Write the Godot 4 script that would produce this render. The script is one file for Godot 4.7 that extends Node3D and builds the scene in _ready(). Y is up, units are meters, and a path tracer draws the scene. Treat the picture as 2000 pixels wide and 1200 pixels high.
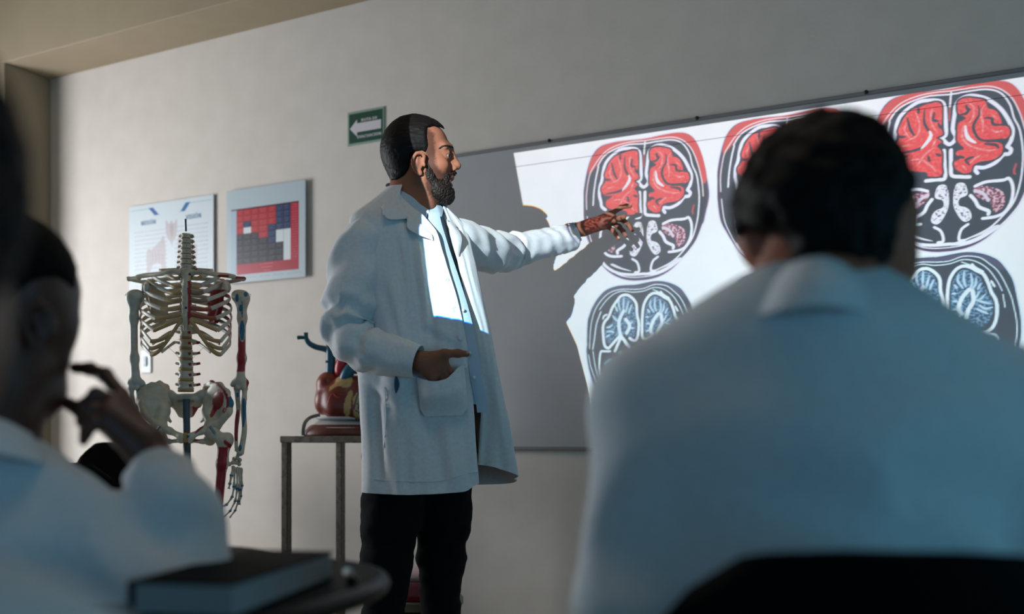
extends Node3D

func _ready() -> void:
	# camera
	var cam := Camera3D.new()
	cam.name = "camera"
	add_child(cam)
	var near := 0.05
	cam.position = EYE
	cam.rotation.y = YAW
	cam.projection = Camera3D.PROJECTION_FRUSTUM
	var lens := CameraAttributesPhysical.new()
	lens.frustum_focal_length = 35.0
	lens.frustum_near = near
	lens.frustum_focus_distance = 2.92
	lens.exposure_aperture = 1.9
	cam.attributes = lens
	cam.near = near
	cam.size = 2.0 * 600.0 / FOCAL * near
	cam.frustum_offset = Vector2(0, 258.0 / FOCAL * near)
	cam.keep_aspect = Camera3D.KEEP_HEIGHT
	cam.current = true
	# air and exposure
	var env := Environment.new()
	env.background_mode = Environment.BG_COLOR
	env.background_color = Color(0.55, 0.68, 0.8)
	env.tonemap_mode = Environment.TONE_MAPPER_LINEAR
	env.tonemap_exposure = 1.12
	env.sdfgi_enabled = true
	env.ssao_enabled = true
	env.ssil_enabled = true
	var world := WorldEnvironment.new()
	world.name = "world"
	world.environment = env
	add_child(world)
	# out-of-view lights: unseen windows left, rear and right, plus an added ceiling fill
	unseen_area_light("unseen_left_window_light", Vector3(-5.08, 1.5, 1.55), -PI / 2 + 0.2, Vector2(1.2, 1.5), Color(0.97, 0.985, 1.0), 6.3)  # out of view, turned to light the front wall from the left
	unseen_area_light("unseen_rear_window_light", Vector3(-1.0, 1.3, 6.45), 0.0, Vector2(5.0, 1.6), Color(0.45, 0.82, 1.0), 0.62)  # out of view behind the camera, gives bluish light on the backs
	unseen_area_light("unseen_right_window_light", Vector3(3.37, 0.9, 2.6), PI / 2, Vector2(2.4, 1.3), Color(0.46, 0.80, 0.92), 2.1)  # out of view and low, gives the blue light from the right
	unseen_area_light("added_fill_light", Vector3(-0.9, 3.2, 2.1), 0.0, Vector2(1.2, 0.6), Color(1.0, 0.92, 0.85), 0.38, -PI / 2)  # added fill from above for the lecturer and the upper wall
	# large structure, then things
	build_room()
	build_projector()
	build_board()
	build_sign()
	build_posters()
	build_skeleton()
	build_heart()
	build_furniture()
	build_lecturer()
	build_students()

func unseen_area_light(called: String, where: Vector3, turn: float, size: Vector2, c: Color, e: float, pitch := 0.0) -> void:
	var l := AreaLight3D.new()
	l.name = called
	l.area_size = size
	l.light_color = c
	l.light_energy = e
	l.area_range = 20.0
	l.area_attenuation = 2.0
	l.shadow_enabled = true
	add_child(l)
	l.position = where
	l.rotation = Vector3(pitch, turn, 0)

# ---------------------------------------------------------------- helpers: places
const FOCAL := 1944.0            # pixels of a 2000 x 1200 frame
const EYE := Vector3(0, 0.88, 3.52)
const YAW := 0.47997             # the camera looks 27.5 degrees left of the wall's normal
var right_axis := Vector3(cos(YAW), 0, -sin(YAW))
var view_axis := Vector3(-sin(YAW), 0, -cos(YAW))

func at(px: float, py: float, depth: float) -> Vector3:
	return EYE + (right_axis * ((px - 1000.0) / FOCAL) + Vector3.UP * ((858.0 - py) / FOCAL) + view_axis) * depth

func on_wall(px: float, py: float, z := 0.0) -> Vector3:
	var ray := right_axis * ((px - 1000.0) / FOCAL) + Vector3.UP * ((858.0 - py) / FOCAL) + view_axis
	return EYE + ray * ((z - EYE.z) / ray.z)

# ---------------------------------------------------------------- helpers: things and parts
var used_names := {}

func numbered(n: String) -> String:
	if not used_names.has(n):
		used_names[n] = 0
		return n
	used_names[n] += 1
	return "%s_%03d" % [n, used_names[n]]

func tag(o: Node3D, label: String, category := "", group := "", kind := "") -> Node3D:
	if label: o.set_meta("label", label)
	if category: o.set_meta("category", category)
	if group: o.set_meta("group", group)
	if kind: o.set_meta("kind", kind)
	return o

func thing(called: String, label: String, category: String, where := Vector3.ZERO, turn := 0.0, group := "") -> Node3D:
	var o := Node3D.new()
	o.name = numbered(called)
	add_child(o)
	o.position = where
	o.rotation.y = turn
	tag(o, label, category, group)
	return o

func part(parent: Node3D, called: String, mesh: Mesh, mat: Material) -> MeshInstance3D:
	var o := MeshInstance3D.new()
	o.name = called if parent != self else numbered(called)
	o.mesh = mesh
	if mat: o.material_override = mat
	parent.add_child(o, true)
	return o

func structure(called: String, mesh: Mesh, mat: Material) -> MeshInstance3D:
	var o := part(self, called, mesh, mat)
	o.set_meta("kind", "structure")
	return o

# ---------------------------------------------------------------- helpers: materials
func paint(c: Color, rough := 0.6, metal := 0.0, spec := 0.5) -> StandardMaterial3D:
	var m := StandardMaterial3D.new()
	m.albedo_color = c
	m.roughness = rough
	m.metallic = metal
	m.metallic_specular = spec
	return m

func vpaint(rough := 0.6, spec := 0.4) -> StandardMaterial3D:
	var m := paint(Color.WHITE, rough, 0.0, spec)
	m.vertex_color_use_as_albedo = true
	return m

func noise_tex(freq: float, low: Color, high: Color, size := 512, seed_ := 1, oct := 4, normal := false) -> NoiseTexture2D:
	var n := FastNoiseLite.new()
	n.seed = seed_
	n.noise_type = FastNoiseLite.TYPE_SIMPLEX_SMOOTH
	n.frequency = freq
	n.fractal_octaves = oct
	var t := NoiseTexture2D.new()
	t.width = size
	t.height = size
	t.seamless = true
	t.noise = n
	if normal:
		t.as_normal_map = true
		t.bump_strength = 2.0
	else:
		var g := Gradient.new()
		g.set_color(0, low)
		g.set_color(1, high)
		t.color_ramp = g
	return t

func tri(m: StandardMaterial3D, scale: float, world := true) -> StandardMaterial3D:
	m.uv1_triplanar = true
	m.uv1_world_triplanar = world
	m.uv1_scale = Vector3.ONE * scale
	return m

func lin(r: int, g: int, b: int) -> Color:
	return Color8(r, g, b).srgb_to_linear()

# ---------------------------------------------------------------- helpers: meshes
func new_st() -> SurfaceTool:
	var st := SurfaceTool.new()
	st.begin(Mesh.PRIMITIVE_TRIANGLES)
	return st

func done(st: SurfaceTool) -> ArrayMesh:
	st.generate_normals()
	st.index()
	return st.commit()

func quad(st: SurfaceTool, a: Vector3, b: Vector3, c: Vector3, d: Vector3) -> void:
	# clockwise seen from the front
	var uvs := [Vector2(0, 1), Vector2(0, 0), Vector2(1, 0), Vector2(1, 1)]
	var v := [a, b, c, d]
	for i in [0, 1, 2, 0, 2, 3]:
		st.set_uv(uvs[i])
		st.add_vertex(v[i])

func add_box(st: SurfaceTool, lo: Vector3, hi: Vector3, bev := 0.0, xf := Transform3D.IDENTITY) -> void:
	st.set_smooth_group(-1)
	var c := (lo + hi) * 0.5
	var h := (hi - lo) * 0.5
	bev = minf(bev, minf(h.x, minf(h.y, h.z)) * 0.98)
	# faces, then edges, then corners of a chamfered box
	for ax in 3:
		for s in [-1.0, 1.0]:
			var u := (ax + 1) % 3
			var v := (ax + 2) % 3
			var pts := []
			for k in [[-1, -1], [-1, 1], [1, 1], [1, -1]]:
				var p := Vector3.ZERO
				p[ax] = s * h[ax]
				p[u] = k[0] * (h[u] - bev)
				p[v] = k[1] * (h[v] - bev)
				pts.append(xf * (c + p))
			if s < 0: quad(st, pts[3], pts[2], pts[1], pts[0])
			else: quad(st, pts[0], pts[1], pts[2], pts[3])
	if bev <= 0.0:
		return
	for ax in 3:
		var u := (ax + 1) % 3
		var v := (ax + 2) % 3
		for su in [-1.0, 1.0]:
			for sv in [-1.0, 1.0]:
				var pts := []
				for k in [[-1, 0], [1, 0], [1, 1], [-1, 1]]:
					var p := Vector3.ZERO
					p[ax] = k[0] * (h[ax] - bev)
					p[u] = su * (h[u] - (bev if k[1] else 0.0))
					p[v] = sv * (h[v] - (0.0 if k[1] else bev))
					pts.append(xf * (c + p))
				if su * sv > 0: quad(st, pts[3], pts[2], pts[1], pts[0])
				else: quad(st, pts[0], pts[1], pts[2], pts[3])
	for sx in [-1.0, 1.0]:
		for sy in [-1.0, 1.0]:
			for sz in [-1.0, 1.0]:
				var a := xf * (c + Vector3(sx * h.x, sy * (h.y - bev), sz * (h.z - bev)))
				var b := xf * (c + Vector3(sx * (h.x - bev), sy * h.y, sz * (h.z - bev)))
				var d := xf * (c + Vector3(sx * (h.x - bev), sy * (h.y - bev), sz * h.z))
				var order := [a, d, b] if sx * sy * sz > 0 else [a, b, d]
				for p in order:
					st.set_uv(Vector2.ZERO)
					st.add_vertex(p)

func box_mesh(lo: Vector3, hi: Vector3, bev := 0.0) -> ArrayMesh:
	var st := new_st()
	add_box(st, lo, hi, bev)
	return done(st)

# a smooth curve through points
func curve(pts: Array, n: int) -> Array:
	var out := []
	var m := pts.size()
	for i in n + 1:
		var t := float(i) / n * (m - 1)
		var k := mini(int(t), m - 2)
		var f := t - k
		var p0 = pts[maxi(k - 1, 0)]
		var p1 = pts[k]
		var p2 = pts[k + 1]
		var p3 = pts[mini(k + 2, m - 1)]
		if p1 is float:
			out.append(cubic_interpolate(p1, p2, p0, p3, f))
		else:
			out.append(p1.cubic_interpolate(p2, p0, p3, f))
	return out

func lerp_list(v: Array, t: float) -> float:
	var x := clampf(t, 0, 1) * (v.size() - 1)
	var k := mini(int(x), v.size() - 2)
	var f := x - k
	return cubic_interpolate(v[k], v[k + 1], v[maxi(k - 1, 0)], v[mini(k + 2, v.size() - 1)], f)

# rows of points, all of one length; wrap joins the last column to the first
func add_grid(st: SurfaceTool, rows: Array, wrap := false, flip := false, cols: Array = []) -> void:
	var nr := rows.size()
	var nc: int = rows[0].size()
	var last := nc if wrap else nc - 1
	st.set_smooth_group(0)
	var colored := cols.size() > 0
	for i in nr - 1:
		for j in last:
			var j2 := (j + 1) % nc
			var idx := [[i, j], [i, j2], [i + 1, j2], [i, j], [i + 1, j2], [i + 1, j]]
			if flip: idx.reverse()
			for k in idx:
				if colored: st.set_color(cols[k[0]][k[1]])
				var uj: int = k[1]
				if wrap and j2 == 0 and uj == 0: uj = nc
				st.set_uv(Vector2(float(uj) / last, float(k[0]) / (nr - 1)))
				st.add_vertex(rows[k[0]][k[1]])

func add_fan(st: SurfaceTool, ring: Array, tip: Vector3, flip := false, group := 0, col = null) -> void:
	st.set_smooth_group(group)
	if col != null: st.set_color(col)
	for j in ring.size():
		var a = ring[j]
		var b = ring[(j + 1) % ring.size()]
		st.set_uv(Vector2(0.5, 0.5))
		if flip:
			st.add_vertex(b)
			st.add_vertex(a)
		else:
			st.add_vertex(a)
			st.add_vertex(b)
		st.add_vertex(tip)

# a tube along points; radius per point: float or Vector2 (across side, across up); side is the wanted direction of the first radius
func tube_rows(path: Array, radii: Array, seg := 12, side := Vector3.ZERO) -> Array:
	var rows := []
	var n := path.size()
	var prev := side
	for i in n:
		var t: Vector3 = (path[mini(i + 1, n - 1)] - path[maxi(i - 1, 0)]).normalized()
		if prev == Vector3.ZERO:
			prev = Vector3.UP.cross(t)
			if prev.length() < 0.1: prev = Vector3.RIGHT
		var u := (prev - t * prev.dot(t)).normalized()
		var v := t.cross(u)
		if side == Vector3.ZERO: prev = u
		var r = radii[mini(i, radii.size() - 1)]
		var ru: float = r.x if r is Vector2 else r
		var rv: float = r.y if r is Vector2 else r
		var ring := []
		for j in seg:
			var a := TAU * j / seg
			ring.append(path[i] + u * (cos(a) * ru) + v * (sin(a) * rv))
		rows.append(ring)
	return rows

func add_tube(st: SurfaceTool, path: Array, radii: Array, seg := 12, side := Vector3.ZERO, cap := true, col = null) -> void:
	var rows := tube_rows(path, radii, seg, side)
	if col != null: st.set_color(col)
	add_grid(st, rows, true, true)
	if cap:
		if col != null: st.set_color(col)
		var n := path.size()
		add_fan(st, rows[0], path[0], true, 1)
		add_fan(st, rows[n - 1], path[n - 1], false, 1)

func tube_mesh(path: Array, radii: Array, seg := 12, side := Vector3.ZERO) -> ArrayMesh:
	var st := new_st()
	add_tube(st, path, radii, seg, side)
	return done(st)

# profile: Vector2(radius, height) from bottom to top
func add_lathe(st: SurfaceTool, profile: Array, seg := 32, xf := Transform3D.IDENTITY, squash := 1.0) -> void:
	var rows := []
	for p in profile:
		var ring := []
		for j in seg:
			var a := TAU * j / seg
			ring.append(xf * Vector3(cos(a) * p.x, p.y, sin(a) * p.x * squash))
		rows.append(ring)
	add_grid(st, rows, true)

func lathe_mesh(profile: Array, seg := 32, xf := Transform3D.IDENTITY, squash := 1.0) -> ArrayMesh:
	var st := new_st()
	add_lathe(st, profile, seg, xf, squash)
	return done(st)

# an outline (Vector2 list) pushed along its normal between two depths, in the plane of xf
func add_plate(st: SurfaceTool, outline: PackedVector2Array, depth: float, xf: Transform3D, holes: Array = []) -> void:
	var poly := outline
	if Geometry2D.is_polygon_clockwise(poly): poly.reverse()
	var tris := Geometry2D.triangulate_polygon(poly)
	st.set_smooth_group(-1)
	for k in range(0, tris.size(), 3):
		for q in [0, 2, 1]:
			var p := poly[tris[k + q]]
			st.set_uv(p)
			st.add_vertex(xf * Vector3(p.x, p.y, depth))
		for q in [0, 1, 2]:
			var p := poly[tris[k + q]]
			st.set_uv(p)
			st.add_vertex(xf * Vector3(p.x, p.y, 0))
	for i in poly.size():
		var a := poly[i]
		var b := poly[(i + 1) % poly.size()]
		quad(st, xf * Vector3(a.x, a.y, 0), xf * Vector3(a.x, a.y, depth), xf * Vector3(b.x, b.y, depth), xf * Vector3(b.x, b.y, 0))

func plate_mesh(outline: PackedVector2Array, depth: float, xf := Transform3D.IDENTITY) -> ArrayMesh:
	var st := new_st()
	add_plate(st, outline, depth, xf)
	return done(st)

func text_mesh(words: String, height: float, depth := 0.001, bold := true) -> TextMesh:
	var t := TextMesh.new()
	var f := SystemFont.new()
	f.font_names = PackedStringArray(["Droid Sans"])
	f.font_weight = 700 if bold else 400
	t.font = f
	t.text = words
	t.font_size = 32
	t.pixel_size = height / 23.0
	t.depth = depth
	t.curve_step = 1.0
	return t

# ---------------------------------------------------------------- distance fields and surface nets, for bodies
class Blob:
	var kind := 0            # 0 tapered capsule, 1 ellipsoid
	var a: Vector3
	var ba: Vector3
	var inv := 1.0
	var ra := 0.1
	var rb := 0.1
	var turn: Basis          # ellipsoid: world to local
	var rad: Vector3
	var k := 0.02
	var cut := false
	var mid: Vector3
	var reach := 0.1
	var color := Color.WHITE

func cap(a: Vector3, b: Vector3, ra: float, rb: float, k := 0.02, color := Color.WHITE, cut := false) -> Blob:
	var o := Blob.new()
	o.a = a
	o.ba = b - a
	o.inv = 1.0 / maxf(o.ba.length_squared(), 1e-9)
	o.ra = ra
	o.rb = rb
	o.k = k
	o.cut = cut
	o.color = color
	o.mid = (a + b) * 0.5
	o.reach = o.ba.length() * 0.5 + maxf(ra, rb)
	return o

func egg(c: Vector3, rad: Vector3, k := 0.02, turn := Basis.IDENTITY, color := Color.WHITE, cut := false) -> Blob:
	var o := Blob.new()
	o.kind = 1
	o.a = c
	o.rad = rad
	o.turn = turn.inverse()
	o.k = k
	o.cut = cut
	o.color = color
	o.mid = c
	o.reach = maxf(rad.x, maxf(rad.y, rad.z))
	return o

func blob_d(o: Blob, p: Vector3) -> float:
	if o.kind == 0:
		var pa := p - o.a
		var h := clampf(pa.dot(o.ba) * o.inv, 0.0, 1.0)
		return (pa - o.ba * h).length() - (o.ra + (o.rb - o.ra) * h)
	var q := o.turn * (p - o.a)
	var e := q / o.rad
	var k0 := e.length()
	var k1 := (e / o.rad).length()
	if k1 < 1e-6: return -minf(o.rad.x, minf(o.rad.y, o.rad.z))
	return k0 * (k0 - 1.0) / k1

func field(list: Array, p: Vector3) -> float:
	var d := 1e3
	for o: Blob in list:
		var e := blob_d(o, p)
		if o.cut:
			var h := maxf(o.k - absf(d + e), 0.0) / o.k
			d = maxf(d, -e) + h * h * o.k * 0.25
		else:
			var h := maxf(o.k - absf(d - e), 0.0) / o.k
			d = minf(d, e) - h * h * o.k * 0.25
	return d

# bump(p, d) -> d and tint(p) -> Color may be given
func nets(st: SurfaceTool, blobs: Array, cell: float, tint = null, bump = null, keep = null) -> void:
	var lo := Vector3.ONE * 1e9
	var hi := -lo
	for o: Blob in blobs:
		if o.cut: continue
		lo = lo.min(o.mid - Vector3.ONE * o.reach)
		hi = hi.max(o.mid + Vector3.ONE * o.reach)
	lo -= Vector3.ONE * cell * 3.0
	hi += Vector3.ONE * cell * 3.0
	var nb := 4
	var bs := cell * nb
	var dim := Vector3i(((hi - lo) / bs).ceil())
	var half := bs * 0.8661
	var bumped := bump != null
	var slack := 0.02 if bumped else 0.0
	var verts := PackedVector3Array()
	var where := {}
	var edges := PackedInt64Array()
	var sx := dim.x * nb + 2
	var sxy := sx * (dim.y * nb + 2)
	var d5 := PackedFloat32Array()
	d5.resize(125)
	for bz in dim.z:
		for by in dim.y:
			for bx in dim.x:
				var c := lo + Vector3(bx + 0.5, by + 0.5, bz + 0.5) * bs
				var near := []
				var best := 1e3
				var worst := 0.0
				for o: Blob in blobs:
					var q := (c - o.mid).length() - o.reach
					if q > half * 2.2 + o.k * 2.0: continue
					var e := blob_d(o, c)
					if e < half * 2.2 + o.k * 2.0:
						near.append(o)
						if not o.cut: best = minf(best, e)
				if near.is_empty(): continue
				var mid := field(near, c)
				if absf(mid) > half * 2.0 + slack: continue
				var neg := 0
				var i := 0
				for z in 5:
					for y in 5:
						for x in 5:
							var p := lo + Vector3(bx * nb + x, by * nb + y, bz * nb + z) * cell
							var d := field(near, p)
							if bumped: d = bump.call(p, d)
							d5[i] = d
							if d < 0.0: neg += 1
							i += 1
				if neg == 0 or neg == 125: continue
				for z in 4:
					for y in 4:
						for x in 4:
							var n := x + y * 5 + z * 25
							var v := [d5[n], d5[n + 1], d5[n + 5], d5[n + 6], d5[n + 25], d5[n + 26], d5[n + 30], d5[n + 31]]
							var inside := 0
							for w in v:
								if w < 0.0: inside += 1
							if inside == 0 or inside == 8: continue
							var sum := Vector3.ZERO
							var cnt := 0
							for e in [[0, 1], [2, 3], [4, 5], [6, 7], [0, 2], [1, 3], [4, 6], [5, 7], [0, 4], [1, 5], [2, 6], [3, 7]]:
								var da: float = v[e[0]]
								var db: float = v[e[1]]
								if (da < 0.0) == (db < 0.0): continue
								var t := da / (da - db)
								var pa := Vector3(e[0] & 1, (e[0] >> 1) & 1, e[0] >> 2)
								var pb := Vector3(e[1] & 1, (e[1] >> 1) & 1, e[1] >> 2)
								sum += pa.lerp(pb, t)
								cnt += 1
							var gx := bx * nb + x
							var gy := by * nb + y
							var gz := bz * nb + z
							var key := gx + gy * sx + gz * sxy
							where[key] = verts.size()
							verts.append(lo + (Vector3(gx, gy, gz) + sum / cnt) * cell)
							var s0: bool = v[0] < 0.0
							if s0 != (v[1] < 0.0): edges.append(key * 8 + (1 if s0 else 0))
							if s0 != (v[2] < 0.0): edges.append(key * 8 + 2 + (1 if s0 else 0))
							if s0 != (v[4] < 0.0): edges.append(key * 8 + 4 + (1 if s0 else 0))
	var tints := PackedColorArray()
	if tint != null:
		for p in verts: tints.append(tint.call(p))
	st.set_smooth_group(0)
	var step := [[sx, sxy], [sxy, 1], [1, sx]]
	var kept := keep != null
	for e in edges:
		var key := e >> 3
		var ax := (e >> 1) & 3
		var u: int = step[ax][0]
		var w: int = step[ax][1]
		var q := [where.get(key, -1), where.get(key - u, -1), where.get(key - u - w, -1), where.get(key - w, -1)]
		if q.has(-1): continue
		if kept and not keep.call((verts[q[0]] + verts[q[2]]) * 0.5): continue
		var order := [0, 1, 2, 0, 2, 3] if (e & 1) == 0 else [0, 2, 1, 0, 3, 2]
		for o in order:
			if tints.size(): st.set_color(tints[q[o]])
			st.add_vertex(verts[q[o]])

func nets_mesh(blobs: Array, cell: float, tint = null, bump = null, keep = null) -> ArrayMesh:
	var st := new_st()
	nets(st, blobs, cell, tint, bump, keep)
	return done(st)

# ---------------------------------------------------------------- the room
func build_room() -> void:
	var plaster := paint(Color(0.85, 0.815, 0.785), 0.85, 0.0, 0.25)
	plaster.albedo_texture = noise_tex(0.012, Color(0.965, 0.965, 0.96), Color(1, 1, 1), 512, 3, 5)
	plaster.heightmap_enabled = true
	plaster.heightmap_texture = noise_tex(0.09, Color.BLACK, Color.WHITE, 512, 8, 4)
	plaster.heightmap_scale = 0.04
	tri(plaster, 0.9)
	var shaded_warm := paint(Color(0.64, 0.585, 0.50), 0.85, 0.0, 0.2)  # darkened brown: the shade on beam and pillar is put into the colour
	shaded_warm.albedo_texture = plaster.albedo_texture
	tri(shaded_warm, 0.7)
	var bounce_teal := paint(Color(0.46, 0.56, 0.58), 0.8, 0.0, 0.2)  # teal for walls out of view, chosen to tint the bounced light
	bounce_teal.albedo_texture = plaster.albedo_texture
	tri(bounce_teal, 0.9)
	var X0 := -5.2
	var X1 := 3.4
	var Z1 := 6.6
	var H := 3.25
	structure("wall_front", box_mesh(Vector3(X0 - 0.2, 0, -0.2), Vector3(X1 + 0.2, H, 0)), plaster)
	structure("trim_1", box_mesh(Vector3(X0, 2.77, 0), Vector3(X1, H, 0.268), 0.004), shaded_warm)        # concrete beam over the wall
	structure("trim_2", box_mesh(Vector3(X0, 0, 0), Vector3(-4.565, 2.77, 0.268), 0.004), shaded_warm)   # pillar in the corner
	var floor_mat := paint(Color(0.66, 0.61, 0.54), 0.45, 0.0, 0.4)
	floor_mat.albedo_texture = noise_tex(0.03, Color(0.8, 0.8, 0.8), Color(1, 1, 1), 512, 5, 4)
	tri(floor_mat, 0.8)
	structure("floor", box_mesh(Vector3(X0 - 0.2, -0.2, -0.2), Vector3(X1 + 0.2, 0, Z1 + 0.2)), floor_mat)
	structure("ceiling", box_mesh(Vector3(X0 - 0.2, H, -0.2), Vector3(X1 + 0.2, H + 0.2, Z1 + 0.2)), shaded_warm)
	wall_with_opening("wall_right", Vector3(X1, 0, 0), Vector3(X1, H, Z1), 0, Vector2(1.4, 0.25), Vector2(3.8, 1.55), 0.2, bounce_teal)
	wall_with_opening("wall_left", Vector3(X0, 0, 0), Vector3(X0, H, Z1), 0, Vector2(0.9, 0.75), Vector2(2.2, 2.25), -0.2, plaster)
	wall_with_opening("wall_back", Vector3(X0, 0, Z1), Vector3(X1, H, Z1), 2, Vector2(-3.5, 0.5), Vector2(1.5, 2.1), 0.2, bounce_teal)
	unseen_window("unseen_window_1", 0, X0, Vector2(0.9, 0.75), Vector2(2.2, 2.25), -1.0, Color(0.9, 0.96, 1.0))
	unseen_window("unseen_window_3", 0, X1, Vector2(1.4, 0.25), Vector2(3.8, 1.55), 1.0, Color(0.3, 0.72, 1.0))
	unseen_window("unseen_window_2", 2, Z1, Vector2(-3.5, 0.5), Vector2(1.5, 2.1), 1.0, Color(0.5, 0.8, 1.0))
	# added fill panel with a glowing face, out of view in the ceiling
	var cp := thing("added_fill_panel", "added dim fill panel in the ceiling over the class, out of view", "added fill light", Vector3(-0.9, H - 0.03, 2.1))
	part(cp, "frame", box_mesh(Vector3(-0.62, 0.0, -0.32), Vector3(0.62, 0.03, 0.32), 0.004), paint(Color(0.8, 0.8, 0.8), 0.4))
	var glow := paint(Color(0.8, 0.75, 0.7), 0.7)
	glow.emission_enabled = true
	glow.emission = Color(1.0, 0.95, 0.9)
	glow.emission_energy_multiplier = 0.8
	part(cp, "diffuser", box_mesh(Vector3(-0.59, -0.003, -0.29), Vector3(0.59, 0.001, 0.29)), glow)
	# light switch beside the skeleton
	var sw := thing("light_switch", "small white switch plate low on the wall behind the skeleton", "switch", Vector3(-3.86, 1.262, 0))
	var white := paint(Color(0.80, 0.82, 0.83), 0.35)
	part(sw, "plate", box_mesh(Vector3(-0.036, -0.058, 0), Vector3(0.036, 0.058, 0.009), 0.004), white)
	part(sw, "rocker", box_mesh(Vector3(-0.012, -0.024, 0.009), Vector3(0.012, 0.024, 0.016), 0.003), paint(Color(0.62, 0.65, 0.67), 0.35))

# axis 0: the wall stands across x (spans z); axis 2: across z (spans x)
func wall_with_opening(called: String, lo: Vector3, hi: Vector3, axis: int, a: Vector2, b: Vector2, thick: float, mat: Material) -> void:
	var st := new_st()
	var s0: float = lo.z if axis == 0 else lo.x
	var s1: float = hi.z if axis == 0 else hi.x
	for r in [[s0, lo.y, a.x, hi.y], [b.x, lo.y, s1, hi.y], [a.x, lo.y, b.x, a.y], [a.x, b.y, b.x, hi.y]]:
		var p: Vector3
		var q: Vector3
		if axis == 0:
			p = Vector3(lo.x + minf(thick, 0), r[1], r[0])
			q = Vector3(lo.x + maxf(thick, 0), r[3], r[2])
		else:
			p = Vector3(r[0], r[1], lo.z + minf(thick, 0))
			q = Vector3(r[2], r[3], lo.z + maxf(thick, 0))
		add_box(st, p, q)
	structure(called, done(st), mat)

func unseen_window(called: String, axis: int, where: float, a: Vector2, b: Vector2, out: float, glow: Color) -> void:  # every window stands out of view; its blind glows beside the placed light
	var fr := new_st()
	var w := 0.05
	var mids := [(a.x + b.x) / 2]
	var rects := [[a.x, a.y, a.x + w, b.y], [b.x - w, a.y, b.x, b.y], [a.x + w, a.y, b.x - w, a.y + w], [a.x + w, b.y - w, b.x - w, b.y], [mids[0] - w / 2, a.y + w, mids[0] + w / 2, b.y - w]]
	var xf := func(u0, v0, u1, v1, d0, d1):
		var k0: float = where + out * d0
		var k1: float = where + out * d1
		if axis == 0: return [Vector3(minf(k0, k1), v0, u0), Vector3(maxf(k0, k1), v1, u1)]
		return [Vector3(u0, v0, minf(k0, k1)), Vector3(u1, v1, maxf(k0, k1))]
	for r in rects:
		var p = xf.call(r[0], r[1], r[2], r[3], 0.08, 0.14)
		add_box(fr, p[0], p[1], 0.004)
	var win := structure(called, done(fr), paint(Color(0.75, 0.76, 0.77), 0.4))
	var shade := paint(Color(0.8, 0.82, 0.84), 0.9)
	shade.emission_enabled = true
	shade.emission = glow
	shade.emission_energy_multiplier = 0.5
	var s = xf.call(a.x + 0.01, a.y + 0.01, b.x - 0.01, b.y - 0.01, 0.045, 0.055)
	part(win, "unseen_blind", box_mesh(s[0], s[1]), shade)
	var glass := paint(Color(0.9, 0.95, 1.0, 0.1), 0.02)
	glass.transparency = BaseMaterial3D.TRANSPARENCY_ALPHA
	for k in 2:
		var u0: float = [a.x + w, mids[0] + w / 2][k]
		var u1: float = [mids[0] - w / 2, b.x - w][k]
		var g = xf.call(u0, a.y + w, u1, b.y - w, 0.107, 0.113)
		part(win, "pane", box_mesh(g[0], g[1]), glass)

# ---------------------------------------------------------------- whiteboard
func build_board() -> void:
	var board := thing("whiteboard", "wide whiteboard on the front wall showing the projected brain scans", "whiteboard", Vector3(-0.75, 0.84, 0))
	var face := paint(Color(0.70, 0.70, 0.71), 0.42, 0.0, 0.35)
	face.albedo_texture = noise_tex(0.01, Color(0.98, 0.98, 0.98), Color(1, 1, 1), 512, 12, 3)
	tri(face, 1.3)
	var hw := 1.5
	part(board, "panel", box_mesh(Vector3(-hw, 0.008, 0.002), Vector3(hw, 1.192, 0.018), 0.002), face)
	var alu := paint(Color(0.52, 0.515, 0.525), 0.5, 0.25)
	part(board, "frame_rail", box_mesh(Vector3(-hw - 0.012, 1.19, 0), Vector3(hw + 0.012, 1.204, 0.023), 0.003), alu)
	part(board, "frame_rail", box_mesh(Vector3(-hw - 0.012, -0.004, 0), Vector3(hw + 0.012, 0.01, 0.023), 0.003), alu)
	part(board, "frame_stile", box_mesh(Vector3(-hw - 0.012, 0.01, 0), Vector3(-hw, 1.19, 0.022), 0.003), alu)
	part(board, "frame_stile", box_mesh(Vector3(hw, 0.01, 0), Vector3(hw + 0.012, 1.19, 0.022), 0.003), alu)
	for x in [-0.907, -0.317, 0.264, 0.86]:
		var st := new_st()
		add_lathe(st, [Vector2(0, 0.010), Vector2(0.0045, 0.0095), Vector2(0.007, 0.006), Vector2(0.0075, 0.0), Vector2(0, 0)], 12, Transform3D(Basis(Vector3.RIGHT, PI / 2), Vector3(x, 1.2, 0.02)))
		add_box(st, Vector3(x - 0.0045, 1.1985, 0.0292), Vector3(x + 0.0045, 1.2005, 0.0305))
		part(board, "screw", done(st), paint(Color(0.22, 0.21, 0.2), 0.35, 0.8))
	var seam := paint(Color(0.45, 0.43, 0.47), 0.6)
	part(board, "seam", box_mesh(Vector3(-1.06, 1.117, 0.0175), Vector3(hw, 1.1195, 0.0186)), seam)

# ---------------------------------------------------------------- projector
const LAMP := Vector3(-1.14, 2.06, 4.6)
const THROW := 0.03               # lamp to slide
const SHOW := Rect2(-1.86, 0.90, 2.22, 1.16)   # part of the wall that the slides map (x, y, width, height)

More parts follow.
